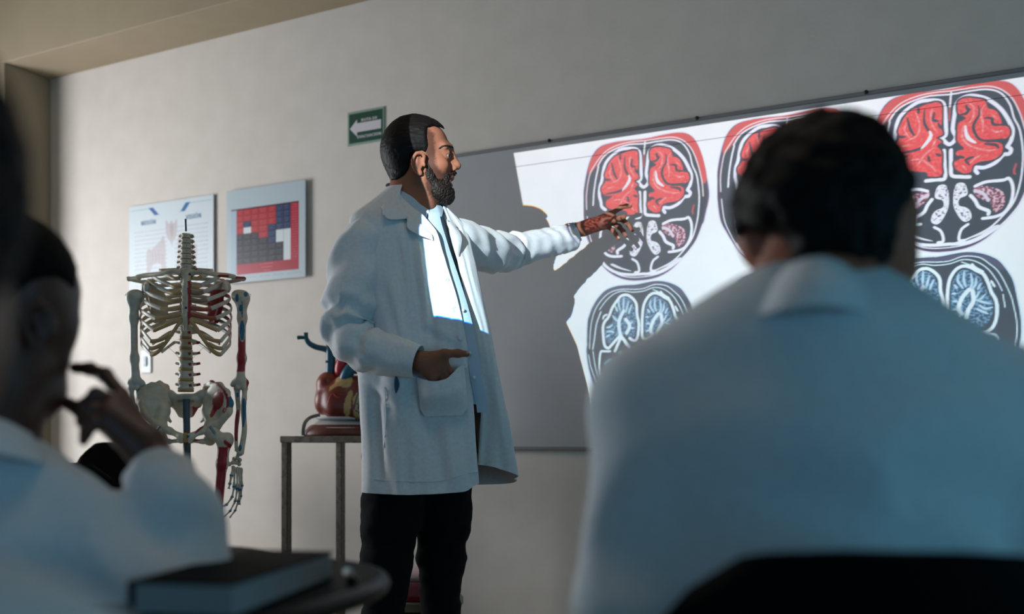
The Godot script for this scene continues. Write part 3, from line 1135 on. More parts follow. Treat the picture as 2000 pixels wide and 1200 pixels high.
var MRI_BRANCH := [[237,83,230,122,241,163], [263,84,261,158], [295,110,283,152,276,179], [315,134,301,167,294,186], [190,190,208,215,230,229], [152,262,172,260,190,247], [151,289,180,287,201,295], [147,319,172,310], [319,234,301,253], [329,275,308,274], [208,134,223,169], [434,115,430,148,455,189], [461,97,458,143,468,183], [492,116,497,165,485,194], [516,140,513,173,492,198], [413,167,427,187], [403,212,420,213], [406,252,427,253], [403,298,427,293], [533,207,516,238,503,244], [557,228,530,252,509,251], [584,275,550,266,516,251], [591,294,557,299,530,278], [571,326,544,312,516,297], [537,168,523,199]]

# ---------------------------------------------------------------- skeleton model
const SKEL_D := 3.3
var skel_root := Vector3.ZERO
var skel_turn := Basis.IDENTITY

# a place in the skeleton's own frame (x across, y up, z to the front), read off a front view of 1 unit = 1.7 mm
func sk(px: float, py: float, z := 0.0) -> Vector3:
	return skel_turn.inverse() * (at(px, py, SKEL_D - z) - skel_root)

func sk_back(p: Vector3) -> Vector2:
	var w := skel_root + skel_turn * p - EYE
	var d := w.dot(view_axis)
	return Vector2(1000.0 + w.dot(right_axis) / d * FOCAL, 858.0 - w.y / d * FOCAL)

func skl(list: Array) -> Array:
	return list.map(func(a): return sk(a[0], a[1], a[2]))

func in_oval(q: Vector2, c: Vector2, r: Vector2, turn := 0.0) -> bool:
	var v := (q - c).rotated(-turn)
	return pow(v.x / r.x, 2) + pow(v.y / r.y, 2) < 1.0

func build_skeleton() -> void:
	skel_turn = Basis(Vector3.UP, YAW)
	skel_root = at(364, 858, SKEL_D)
	skel_root.y = 0
	var s := thing("skeleton_model", "headless teaching skeleton on a rod stand with red and blue muscle markings", "skeleton", skel_root, YAW)
	var bone := Color(0.63, 0.585, 0.49)
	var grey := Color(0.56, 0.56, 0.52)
	var red := Color(0.30, 0.008, 0.014)
	var blue := Color(0.012, 0.16, 0.30)
	var tan := Color(0.52, 0.36, 0.175)
	var vm := vpaint(0.42, 0.5)
	vm.albedo_texture = noise_tex(0.02, Color(0.84, 0.81, 0.76), Color(1, 1, 1), 256, 31, 4)
	tri(vm, 6.0, false)
	var steel := paint(Color8(128, 136, 144), 0.32, 0.85)
	# stand
	part(s, "stand_rod", tube_mesh([sk(362, 428, -0.055), sk(363, 452, -0.055)], [0.0042, 0.0042], 10), steel)
	part(s, "stand_rod", tube_mesh([sk(364, 780, 0.0), sk(365, 868, 0.0)], [0.0115, 0.0115], 14), paint(Color8(74, 82, 90), 0.5, 0.3))
	part(s, "stand_rod", tube_mesh([sk(365, 866, 0.0), Vector3(0.004, 0.09, 0.0)], [0.0125, 0.0125], 14), paint(Color8(70, 68, 64), 0.45, 0.5))
	var base := new_st()
	for k in 5:
		var a := TAU * k / 5
		add_tube(base, [Vector3(0, 0.09, 0), Vector3(sin(a) * 0.12, 0.085, cos(a) * 0.12), Vector3(sin(a) * 0.27, 0.055, cos(a) * 0.27)], [0.02, 0.018, 0.013], 8)
	var bs := part(s, "stand_base", done(base), steel)
	for k in 5:
		var a := TAU * k / 5
		part(bs, "caster", lathe_mesh([Vector2(0, 0.012), Vector2(0.022, 0.012), Vector2(0.0255, 0.006), Vector2(0.0255, -0.006), Vector2(0.022, -0.012), Vector2(0, -0.012)], 16, Transform3D(Basis(Vector3(0, 0, 1), PI / 2).rotated(Vector3.UP, a), Vector3(sin(a) * 0.27, 0.0255, cos(a) * 0.27))), paint(Color(0.03, 0.03, 0.03), 0.6))
	# spine
	var spine := Node3D.new()
	spine.name = "spine"
	s.add_child(spine)
	var vy := []   # centre height, half width, half height, z, kind
	for i in 7: vy.append([461.0 + i * 10.2, 9.5 + i * 0.55, 4.4, -0.055 + i * 0.002, 0])
	for i in 11: vy.append([532.0 + i * 11.0, 11.0 + i * 0.25, 4.8, -0.05 - 0.03 * sin(PI * i / 11.0), 1])
	for i in 6: vy.append([650.5 + i * 20.6, 12.2 + i * 0.75, 7.6, -0.045 + 0.012 * i, 2])
	for v in vy:
		var c := sk(363, v[0], v[3])
		var hw: float = v[1] * 0.0017
		var hh: float = v[2] * 0.0017
		var st := new_st()
		var xf := Transform3D(Basis.IDENTITY, c)
		st.set_color(bone)
		add_lathe(st, [Vector2(0, -hh), Vector2(hw * 0.94, -hh), Vector2(hw, -hh * 0.8), Vector2(hw * 0.84, -hh * 0.15), Vector2(hw * 0.84, hh * 0.2), Vector2(hw, hh * 0.82), Vector2(hw * 0.94, hh), Vector2(0, hh)], 20, xf, 0.8)
		for side in [-1.0, 1.0]:
			var col: Color = red if side > 0 and v[4] != 1 else bone
			if v[4] == 0:
				add_tube(st, [c + Vector3(side * hw * 0.8, 0.001, -0.004), c + Vector3(side * hw * 1.35, 0.002, -0.008), c + Vector3(side * hw * 1.5, -0.003, -0.006)], [0.005, 0.0045, 0.003], 8, Vector3.ZERO, true, bone)
				add_tube(st, [c + Vector3(side * hw * 0.6, 0.006, -0.016), c + Vector3(side * hw * 1.15, -0.002, -0.02)], [0.007, 0.006], 8, Vector3.ZERO, true, bone)
				add_tube(st, [c + Vector3(side * hw * 1.28, 0.001, 0.0005), c + Vector3(side * hw * 1.36, 0, 0.0008)], [0.0022, 0.0022], 6, Vector3.ZERO, true, Color(0.07, 0.02, 0.02) if side > 0 else bone * 0.5)
			else:
				var reach := 0.027 if v[4] == 1 else 0.040
				add_tube(st, [c + Vector3(side * hw * 0.7, 0.002, -0.015), c + Vector3(side * reach * 0.8, 0.004, -0.022), c + Vector3(side * reach, 0.006, -0.024)], [0.006, 0.004, 0.0036], 8, Vector3.ZERO, true, bone)
				if v[4] == 2: add_tube(st, [c + Vector3(side * reach * 0.72, 0.003, -0.0195), c + Vector3(side * reach * 1.02, 0.006, -0.0235)], [0.0048, 0.0042], 8, Vector3.ZERO, true, col)
		add_tube(st, [c + Vector3(0, 0, -0.016), c + Vector3(0, -0.006, -0.04), c + Vector3(0, -0.014, -0.052)], [0.007, 0.005, 0.004], 8, Vector3.ZERO, true, bone)
		if v[4] == 2: add_tube(st, [c + Vector3(hw * 0.62, 0.004, hw * 0.42), c + Vector3(hw * 0.72, -0.004, hw * 0.36)], [0.0052, 0.005], 8, Vector3.ZERO, true, red)
		if v[4] == 0: add_tube(st, [c + Vector3(hw * 0.36, 0.0, hw * 0.66), c + Vector3(hw * 0.4, 0.0005, hw * 0.66)], [0.0022, 0.0022], 6, Vector3.ZERO, true, Color(0.06, 0.02, 0.02))
		part(spine, "vertebra", done(st), vm)
		if v[4] == 2 or v[4] == 0:
			var g := 0.0036 if v[4] == 2 else 0.0016
			var up := c + Vector3(0, -hh - g, 0)
			part(spine, "disc", lathe_mesh([Vector2(0, -g - 0.001), Vector2(hw * 0.93, -g - 0.001), Vector2(hw * 0.97, 0), Vector2(hw * 0.93, g + 0.001), Vector2(0, g + 0.001)], 20, Transform3D(Basis.IDENTITY, up), 0.8), paint(Color8(164, 128, 74) if v[4] == 2 else Color8(96, 82, 64), 0.55))
	# rib cage
	var cage := Node3D.new()
	cage.name = "rib_cage"
	s.add_child(cage)
	# head at the spine (y), outermost (x, y), end of the bone (x, y), end of the cartilage (x, y)
	var ribs := [[527, 312, 531, 334, 541, 351, 543], [533, 297, 541, 333, 557, 353, 559], [544, 289, 552, 330, 571, 354, 571], [555, 281, 570, 322, 586, 355, 585], [566, 277, 587, 314, 603, 355, 602], [577, 274, 607, 304, 622, 356, 614], [588, 274, 625, 301, 646, 356, 623], [599, 275, 642, 295, 667, 337, 653], [610, 275, 658, 292, 681, 320, 671], [622, 276, 672, 295, 693, 312, 685]]
	for side in [-1.0, 1.0]:
		for i in 10:
			var r = ribs[i]
			var m := func(x): return 363.5 + side * (363.5 - x) * (0.985 if side > 0 else 1.0)
			var path := [sk(m.call(356), r[0], -0.075), sk(m.call(lerpf(356, r[1], 0.5)), lerpf(r[0], r[2], 0.2), -0.112 if i else -0.06), sk(m.call(lerpf(356, r[1], 0.92)), lerpf(r[0], r[2], 0.55), -0.07 if i else -0.03), sk(m.call(r[1]), r[2] - 2, -0.005), sk(m.call(lerpf(r[1], r[3], 0.35)), lerpf(r[2], r[4], 0.38), 0.052), sk(m.call(r[3]), r[4], 0.082)]
			var pts := curve(path, 30)
			var rows := tube_rows(pts, [Vector2(0.0068, 0.0033)], 10, Vector3.UP)
			var cols := []
			for k in rows.size():
				var row := []
				for j in 10:
					var c: Color = bone.lerp(grey, clampf((k - 14) / 10.0, 0, 1))
					if side > 0 and i >= 1:
						if k > 11 and k < 19 and j % 5 != 0: c = red.lerp(bone, 0.1)
						elif (k == 19 or k == 11) and j % 5 != 0: c = blue if i % 2 else bone
						elif k > 6 and k <= 10 and i > 5: c = blue.lerp(grey, 0.5)
					row.append(c)
				cols.append(row)
			var st := new_st()
			add_grid(st, rows, true, true, cols)
			st.set_color(grey)
			add_fan(st, rows[30], pts[30], false, 1)
			part(cage, "rib", done(st), vm)
			# cartilage
			var cp := []
			if i < 7:
				cp = [sk(m.call(r[3]), r[4], 0.081), sk(m.call(lerpf(r[3], r[5], 0.45)), lerpf(r[4], r[6], 0.5) + (2.5 if i < 6 else 1.0), 0.094), sk(m.call(r[5]), r[6], 0.098)]
			else:
				cp = [sk(m.call(r[3]), r[4], 0.081), sk(m.call(lerpf(r[3], r[5], 0.4)), lerpf(r[4], r[6], 0.25) + 1.0, 0.089), sk(m.call(r[5]), r[6], 0.094)]
			var cm := new_st()
			var cc := tan
			if side > 0 and i in [3, 2]: cc = tan.lerp(Color(0.05, 0.09, 0.09), 0.55)
			if side > 0 and i in [4, 5]: cc = red.lerp(tan, 0.25)
			add_tube(cm, curve(cp, 10), [Vector2(0.0066, 0.0045)], 10, Vector3.UP, true, cc)
			if i == 9:
				add_tube(cm, curve([sk(m.call(295), 693, 0.082), sk(m.call(311), 685, 0.089), sk(m.call(330), 661, 0.094), sk(m.call(347), 636, 0.098), sk(m.call(356), 624, 0.099)], 16), [Vector2(0.0062, 0.0045), Vector2(0.0064, 0.0045)], 10, Vector3.UP, true, tan)
			part(cage, "cartilage", done(cm), vm)
		for k in 2:
			var y0: float = [643, 664][k]
			var e: Array = [[298, 672, -0.03], [316, 688, -0.03]][k]
			var ex: float = 363.5 + side * (363.5 - e[0])
			var st := new_st()
			add_tube(st, curve([sk(363.5 + side * 8, y0, -0.06), sk(lerpf(363.5, ex, 0.5), lerpf(y0, e[1], 0.25), -0.1), sk(ex, e[1], e[2])], 16), [Vector2(0.0055, 0.003)], 8, Vector3.UP, true, grey if side < 0 else grey.lerp(blue, 0.25))
			part(cage, "rib", done(st), vm)
		var wire := tube_mesh(curve([sk(363.5 + side * 12, 702, -0.02), sk(363.5 + side * 22, 690, 0.02), sk(363.5 + side * 36, 678, 0.06)], 10), [0.0006], 5)
		part(cage, "wire", wire, paint(Color8(110, 112, 112), 0.4, 0.8))
	# breastbone
	var stern_c := func(p: Vector3) -> Color:
		var q := sk_back(p)
		if q.x > 366.5 and q.y > 549 and q.y < 646: return red
		if Vector2(q.x - 363, q.y - 602).length() < 2.6: return Color(0.015, 0.03, 0.03)
		if Vector2(q.x - 371, q.y - 536).length() < 3.0 or Vector2(q.x - 376, q.y - 540).length() < 2.4: return red
		return bone
	var sb := []
	sb.append(egg(sk(364, 535, 0.092), Vector3(0.026, 0.019, 0.0075), 0.012))
	sb.append(cap(sk(364, 540, 0.094), sk(364, 556, 0.1), 0.012, 0.0105, 0.012))
	for k in 6: sb.append(egg(sk(364, 558 + k * 11.5, 0.1 + 0.003 * sin(k * 0.6)), Vector3(0.0165 + 0.0006 * (k % 2), 0.0125, 0.0066), 0.006))
	sb.append(egg(sk(364, 626, 0.099), Vector3(0.0125, 0.018, 0.006), 0.008))
	sb.append(egg(sk(362, 640, 0.094), Vector3(0.0085, 0.018, 0.0045), 0.006))
	part(cage, "breastbone", nets_mesh(sb, 0.0026, stern_c), vm)
	# shoulders and arms
	for side in [-1.0, 1.0]:
		var m := func(x): return 363.5 + side * (363.5 - x)
		var cl := new_st()
		var cpath := curve([sk(m.call(351), 533, 0.095), sk(m.call(336), 530, 0.103), sk(m.call(312), 535, 0.082), sk(m.call(287), 538, 0.05), sk(m.call(267), 541, 0.035)], 18)
		var crad := [0.011, 0.0095, 0.008, 0.0072, 0.007, 0.007, 0.007, 0.007, 0.007, 0.007, 0.0072, 0.0074, 0.0076, 0.0078, 0.008, 0.008, 0.0075, 0.007, 0.006]
		add_tube(cl, cpath, crad, 12, Vector3.ZERO, true, bone)
		if side > 0:
			add_tube(cl, curve([sk(381, 527.5, 0.104), sk(392, 528.5, 0.101), sk(404, 532, 0.092)], 6), [0.0035, 0.0055, 0.004], 8, Vector3.ZERO, true, red)
			add_tube(cl, curve([sk(424, 538, 0.072), sk(436, 539, 0.062), sk(446, 539.5, 0.05)], 6), [0.004, 0.0055, 0.004], 8, Vector3.ZERO, true, red)
		part(s, "collarbone", done(cl), vm)
		var sc := []
		sc.append(cap(sk(m.call(250), 544, 0.0), sk(m.call(272), 543, 0.02), 0.005, 0.007, 0.012))
		sc.append(cap(sk(m.call(252), 546, -0.005), sk(m.call(284), 552, -0.05), 0.006, 0.007, 0.012))
		sc.append(egg(sk(m.call(283), 562, -0.005), Vector3(0.012, 0.019, 0.014), 0.012))
		sc.append(cap(sk(m.call(290), 553, 0.0), sk(m.call(287), 560, 0.045), 0.009, 0.008, 0.014))
		sc.append(cap(sk(m.call(287), 560, 0.045), sk(m.call(285), 566, 0.05), 0.008, 0.007, 0.01))
		sc.append(egg(sk(m.call(306), 590, -0.085), Vector3(0.036, 0.075, 0.0045), 0.012, Basis(Vector3(0, 0, 1), side * -0.28).rotated(Vector3.UP, side * -0.5)))
		sc.append(cap(sk(m.call(290), 565, -0.035), sk(m.call(303), 628, -0.09), 0.0065, 0.006, 0.012))
		sc.append(cap(sk(m.call(284), 552, -0.05), sk(m.call(322), 566, -0.105), 0.007, 0.005, 0.01))
		var sct := func(p: Vector3) -> Color:
			var q := sk_back(p)
			if side > 0 and q.y > 566 and q.x < 440: return red
			if side > 0 and q.x > 452 and q.y < 545: return red
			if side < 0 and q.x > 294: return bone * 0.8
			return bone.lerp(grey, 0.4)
		part(s, "shoulder_blade", nets_mesh(sc, 0.0034, sct), vm)
		var hx := func(x): return 263.0 + (x - 263.0) if side < 0 else 471.0 - (x - 263.0)
		var hb := []
		hb.append(egg(sk(hx.call(270), 578, -0.002), Vector3(0.020, 0.019, 0.02), 0.02))
		hb.append(egg(sk(hx.call(257), 582, 0.004), Vector3(0.016, 0.02, 0.018), 0.02))
		hb.append(cap(sk(hx.call(262), 584, 0.002), sk(hx.call(261), 622, 0.004), 0.021, 0.0125, 0.02))
		hb.append(cap(sk(hx.call(261), 622, 0.004), sk(hx.call(262), 700, 0.006), 0.0125, 0.0125, 0.02))
		hb.append(cap(sk(hx.call(262), 700, 0.006), sk(hx.call(265), 742, 0.004), 0.012, 0.016, 0.02))
		hb.append(cap(sk(hx.call(255), 748, 0.004), sk(hx.call(277), 748, 0.004), 0.0125, 0.0095, 0.015))
		hb.append(egg(sk(hx.call(257), 756, 0.008), Vector3(0.0115, 0.0115, 0.0115), 0.006))
		hb.append(egg(sk(hx.call(268), 757, 0.006), Vector3(0.0105, 0.011, 0.011), 0.005))
		hb.append(egg(sk(hx.call(280), 752, 0.0), Vector3(0.007, 0.008, 0.008), 0.008))
		var hct := func(p: Vector3) -> Color:
			if side < 0: return grey
			var q := sk_back(p)
			if p.z < -0.004: return grey
			if in_oval(q, Vector2(480, 575), Vector2(4.5, 5)): return blue
			if in_oval(q, Vector2(463, 582), Vector2(3.5, 8)): return blue
			if in_oval(q, Vector2(473, 605), Vector2(1.7, 17)) or in_oval(q, Vector2(469, 602), Vector2(2.5, 7)): return blue
			if in_oval(q, Vector2(473, 646), Vector2(5, 20)): return blue
			if in_oval(q, Vector2(473, 646), Vector2(6.2, 22)): return bone
			if q.y > 640 and q.y < 726 and q.x < 478.5: return red
			if q.y > 640 and q.y < 760 and q.x > 481.5: return red
			return grey.lerp(bone, 0.4)
		part(s, "upper_arm_bone", nets_mesh(hb, 0.0023, hct), vm)
		var ring := new_st()
		var rp := []
		for k in 9: rp.append(sk(hx.call(247), 577, 0.0) + Vector3(cos(k * 0.7) * 0.0045, sin(k * 0.7) * 0.0045, 0))
		add_tube(ring, rp, [0.0009], 6)
		part(s, "hook", done(ring), steel)
		var fx := func(x): return x if side < 0 else 734.5 - x
		var rad := new_st()
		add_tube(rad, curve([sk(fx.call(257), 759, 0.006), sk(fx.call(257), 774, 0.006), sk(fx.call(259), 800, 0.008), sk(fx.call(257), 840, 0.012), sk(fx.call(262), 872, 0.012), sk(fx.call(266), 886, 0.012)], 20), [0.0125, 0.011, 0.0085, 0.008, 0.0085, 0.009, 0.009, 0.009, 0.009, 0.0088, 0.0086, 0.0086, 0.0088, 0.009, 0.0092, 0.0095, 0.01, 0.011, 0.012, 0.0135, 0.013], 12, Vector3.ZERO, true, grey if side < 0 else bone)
		if side > 0:
			add_tube(rad, curve([sk(476.5, 778, 0.013), sk(477, 795, 0.016), sk(477, 815, 0.017), sk(475, 838, 0.018)], 10), [0.002, 0.005, 0.0062, 0.0066, 0.0066, 0.006, 0.0058, 0.005, 0.004, 0.003, 0.001], 10, Vector3.ZERO, true, blue)
			add_tube(rad, curve([sk(470.5, 868, 0.018), sk(469.5, 876, 0.02), sk(468.5, 884, 0.02)], 6), [0.001, 0.004, 0.0055, 0.0055, 0.005, 0.004, 0.001], 10, Vector3.ZERO, true, blue)
		part(s, "radius_bone", done(rad), vm)
		var ul := new_st()
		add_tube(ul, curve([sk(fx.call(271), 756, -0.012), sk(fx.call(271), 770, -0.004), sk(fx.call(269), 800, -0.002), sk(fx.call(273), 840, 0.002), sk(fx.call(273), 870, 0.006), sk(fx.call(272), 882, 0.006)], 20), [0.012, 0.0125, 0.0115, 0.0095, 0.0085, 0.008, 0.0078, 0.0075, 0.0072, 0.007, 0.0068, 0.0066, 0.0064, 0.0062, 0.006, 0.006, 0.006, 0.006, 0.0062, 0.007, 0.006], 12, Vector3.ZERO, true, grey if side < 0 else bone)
		if side > 0:
			add_tube(ul, curve([sk(464, 768, 0.009), sk(464.5, 776, 0.009)], 4), [0.004, 0.0045], 8, Vector3.ZERO, true, blue)
			add_tube(ul, curve([sk(465, 800, 0.005), sk(462, 825, 0.008), sk(461, 850, 0.010), sk(462, 862, 0.012)], 12), [0.001, 0.004, 0.0056, 0.006, 0.006, 0.0058, 0.0056, 0.0056, 0.0052, 0.005, 0.0045, 0.003, 0.001], 10, Vector3.ZERO, true, red)
		part(s, "ulna_bone", done(ul), vm)
		build_bone_hand(s, side, grey if side < 0 else bone.lerp(grey, 0.6), blue, vm, steel)
	# pelvis
	for side in [-1.0, 1.0]:
		var m := func(x): return 363.0 + side * (363.0 - x)
		var pb := []
		var wing := Basis(Vector3.UP, side * -0.62).rotated(Vector3(0, 0, 1), side * 0.12)
		pb.append(egg(sk(m.call(300), 781, -0.010), Vector3(0.056, 0.057, 0.0065), 0.014, wing))
		pb.append(egg(sk(m.call(296), 797, 0.004), Vector3(0.034, 0.044, 0.0065), 0.014, wing))
		var crest := [sk(m.call(280), 806, 0.03), sk(m.call(276), 788, 0.022), sk(m.call(282), 767, 0.006), sk(m.call(295), 753, -0.016), sk(m.call(312), 749, -0.042), sk(m.call(325), 756, -0.06), sk(m.call(330), 766, -0.068)]
		for k in 6: pb.append(cap(crest[k], crest[k + 1], 0.0062, 0.0062, 0.016))
		pb.append(cap(sk(m.call(280), 806, 0.03), sk(m.call(303), 830, 0.02), 0.0065, 0.012, 0.022))
		pb.append(cap(sk(m.call(324), 775, -0.05), sk(m.call(321), 805, -0.012), 0.010, 0.012, 0.025))
		pb.append(cap(sk(m.call(321), 805, -0.012), sk(m.call(313), 834, 0.012), 0.012, 0.019, 0.025))
		pb.append(cap(sk(m.call(313), 834, 0.012), sk(m.call(331), 842, 0.036), 0.016, 0.010, 0.02))
		pb.append(cap(sk(m.call(331), 842, 0.036), sk(m.call(354), 853, 0.056), 0.010, 0.0095, 0.014))
		pb.append(cap(sk(m.call(354), 853, 0.056), sk(m.call(354), 861, 0.052), 0.009, 0.008, 0.012))
		pb.append(cap(sk(m.call(354), 861, 0.052), sk(m.call(330), 863, 0.02), 0.007, 0.0065, 0.01))
		pb.append(cap(sk(m.call(330), 863, 0.02), sk(m.call(316), 860, -0.012), 0.0065, 0.015, 0.012))
		pb.append(cap(sk(m.call(316), 860, -0.012), sk(m.call(312), 838, -0.002), 0.015, 0.017, 0.018))
		pb.append(cap(sk(m.call(322), 812, -0.03), sk(m.call(333), 824, -0.05), 0.009, 0.005, 0.015))
		var pct := func(p: Vector3) -> Color:
			var q := sk_back(p)
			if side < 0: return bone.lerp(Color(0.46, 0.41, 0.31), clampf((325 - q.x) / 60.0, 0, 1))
			if in_oval(q, Vector2(426, 781), Vector2(11, 20), 0.1) or in_oval(q, Vector2(419, 800), Vector2(5, 18), 0.45): return red
			if in_oval(q, Vector2(414, 770), Vector2(40, 24), 0.75) and not in_oval(q, Vector2(412, 772), Vector2(37, 21.5), 0.75) and q.y < 800: return red
			if q.x > 442.5 and q.y > 775 and q.y < 796: return blue
			if in_oval(q, Vector2(438, 802), Vector2(3.5, 6), 0.4): return red
			if in_oval(q, Vector2(389, 840), Vector2(2.2, 12), 0.85): return red
			if in_oval(q, Vector2(389, 858), Vector2(14, 2.6), -0.35): return red
			if in_oval(q, Vector2(366, 853), Vector2(4, 3.4)): return blue
			return bone
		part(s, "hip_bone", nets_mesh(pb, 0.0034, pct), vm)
	var sa := []
	sa.append(egg(sk(363, 782, -0.03), Vector3(0.028, 0.022, 0.024), 0.01))
	for side in [-1.0, 1.0]:
		sa.append(cap(sk(363 + side * 12, 781, -0.034), sk(363 + side * 32, 772, -0.05), 0.014, 0.014, 0.02))
		sa.append(cap(sk(363 + side * 32, 772, -0.05), sk(363 + side * 24, 790, -0.06), 0.014, 0.013, 0.02))
		sa.append(cap(sk(363 + side * 19, 798, -0.07), sk(363 + side * 12, 812, -0.1), 0.008, 0.006, 0.01))
		sa.append(cap(sk(363 + side * 10, 790, -0.065), sk(363 + side * 8, 812, -0.1), 0.008, 0.007, 0.006))
	sa.append(cap(sk(363, 812, -0.1), sk(363, 828, -0.1), 0.011, 0.005, 0.01))
	var sat := func(p: Vector3) -> Color:
		var q := sk_back(p)
		return red if q.x > 376 and q.y > 795 else bone.lerp(grey, 0.5)
	part(s, "sacrum", nets_mesh(sa, 0.0034, sat), vm)
	part(s, "pubic_disc", nets_mesh([cap(sk(363, 850, 0.056), sk(363, 860, 0.054), 0.0085, 0.0085)], 0.003), paint(Color8(176, 136, 74), 0.55))
	part(s, "disc", lathe_mesh([Vector2(0, -0.004), Vector2(0.027, -0.004), Vector2(0.029, 0), Vector2(0.027, 0.004), Vector2(0, 0.004)], 24, Transform3D(Basis.IDENTITY, sk(363, 784, -0.022)), 0.8), paint(Color8(160, 126, 76), 0.55))
	# thighs
	for side in [-1.0, 1.0]:
		var m := func(x): return x if side > 0 else 722.0 - x
		var fb := []
		fb.append(egg(sk(m.call(412), 842, 0.02), Vector3(0.0225, 0.0225, 0.0225), 0.01))
		fb.append(cap(sk(m.call(414), 846, 0.02), sk(m.call(438), 861, 0.018), 0.0165, 0.0175, 0.02))
		fb.append(egg(sk(m.call(446), 857, 0.012), Vector3(0.0165, 0.02, 0.018), 0.02))
		fb.append(cap(sk(m.call(438), 866, 0.018), sk(m.call(434), 905, 0.02), 0.021, 0.017, 0.02))
		fb.append(cap(sk(m.call(434), 905, 0.02), sk(m.call(424), 1010, 0.024), 0.0165, 0.0145, 0.02))
		fb.append(cap(sk(m.call(424), 1010, 0.024), sk(m.call(421), 1080, 0.02), 0.0145, 0.03, 0.02))
		fb.append(egg(sk(m.call(409), 1096, 0.012), Vector3(0.02, 0.024, 0.026), 0.015))
		fb.append(egg(sk(m.call(433), 1096, 0.012), Vector3(0.02, 0.024, 0.026), 0.015))
		var fct := func(p: Vector3) -> Color:
			if side < 0: return bone
			var q := sk_back(p)
			var edge := 433.0 - (q.y - 866) * 0.085
			if q.y > 874 and q.y < 1024 and q.x > edge - 5.5 and q.x < edge + 13: return red
			if in_oval(q, Vector2(445, 868), Vector2(11, 4.5), 0.75): return red
			if in_oval(q, Vector2(424, 883), Vector2(3.5, 9.5), 0.12): return red
			for c in [Vector2(417, 1031), Vector2(427, 1031), Vector2(413.5, 1041)]:
				if in_oval(q, c, Vector2(3.1, 4.4)): return red
			if q.x < 420 and q.y < 900 and q.y > 880: return blue
			return bone
		var th := part(s, "thigh_bone", nets_mesh(fb, 0.0038, fct), vm)
		part(th, "spring_pin", tube_mesh([sk(m.call(410), 833, 0.043), sk(m.call(420), 847, 0.042)], [0.0038, 0.0038], 8), steel)
		var sh := new_st()
		add_tube(sh, curve([sk(m.call(421), 1112, 0.012), sk(m.call(421), 1130, 0.014), sk(m.call(421), 1220, 0.01), sk(m.call(421), 1320, 0.0)], 14), [0.034, 0.03, 0.022, 0.017, 0.015, 0.0145, 0.014, 0.0135, 0.013, 0.013, 0.013, 0.014, 0.016, 0.02, 0.018], 12, Vector3.ZERO, true, bone)
		add_tube(sh, [sk(m.call(421), 1322, 0.0), sk(m.call(421), 1338, 0.06), sk(m.call(423), 1342, 0.13)], [0.022, 0.02, 0.014], 10, Vector3.ZERO, true, bone)
		part(s, "shin_bone", done(sh), vm)

func build_bone_hand(s: Node3D, side: float, bone: Color, blue: Color, vm: Material, steel: Material) -> void:
	var hand := Node3D.new()
	hand.name = "hand"
	s.add_child(hand, true)
	# drawn for the arm on the right of the picture; the other one is its mirror, fingers hanging straighter
	var m := func(x, y, z): return sk(x if side > 0 else 734.5 - x, y, z)
	var carp := new_st()
	for c in [[465, 889, 0.006], [470, 887, 0.002], [457, 897, 0.0], [463, 895, 0.006], [468, 899, -0.004], [455, 904, 0.008], [461, 904, 0.002], [467, 907, -0.006], [448, 907, 0.012]]:
		st_ball(carp, m.call(c[0], c[1], c[2]), 0.0078, bone)
	part(hand, "wrist_bone", done(carp), vm)
	var fingers := [
		[[456, 910, 0.012], [452, 930, 0.02], [449, 946, 0.022], [447, 955, 0.024]],
		[[458, 912, 0.004], [457, 952, 0.006], [453, 972, 0.012], [442, 987, 0.016], [425, 993, 0.018]],
		[[463, 912, -0.002], [463, 956, -0.002], [459, 980, 0.004], [449, 999, 0.008], [437, 1010, 0.01]],
		[[467, 913, -0.008], [468, 958, -0.01], [465, 980, -0.008], [459, 998, -0.006], [448, 1012, -0.004]],
		[[471, 914, -0.014], [472, 950, -0.018], [470, 970, -0.018], [467, 986, -0.016]]]
	for f in fingers:
		for k in f.size() - 1:
			var a = m.call(f[k][0], f[k][1], f[k][2])
			var b = m.call(f[k + 1][0], f[k + 1][1], f[k + 1][2])
			var st := new_st()
			var r: float = [0.0062, 0.0056, 0.0048, 0.004][k]
			add_tube(st, [a, a.lerp(b, 0.12), a.lerp(b, 0.35), a.lerp(b, 0.7), a.lerp(b, 0.9), b], [r * 0.6, r, r * 0.66, r * 0.6, r * 0.95, r * 0.5], 8, Vector3.ZERO, true, bone)
			if side > 0 and k < 3: add_tube(st, [a.lerp(b, 0.93), a.lerp(b, 1.03)], [r * 1.02, r * 1.02], 8, Vector3.ZERO, true, blue)
			part(hand, "finger_bone", done(st), vm)

func st_ball(st: SurfaceTool, c: Vector3, r: float, col: Color) -> void:
	st.set_color(col)
	var prof := []
	for k in 7: prof.append(Vector2(sin(PI * k / 6.0) * r, -cos(PI * k / 6.0) * r))
	add_lathe(st, prof, 10, Transform3D(Basis.IDENTITY, c))

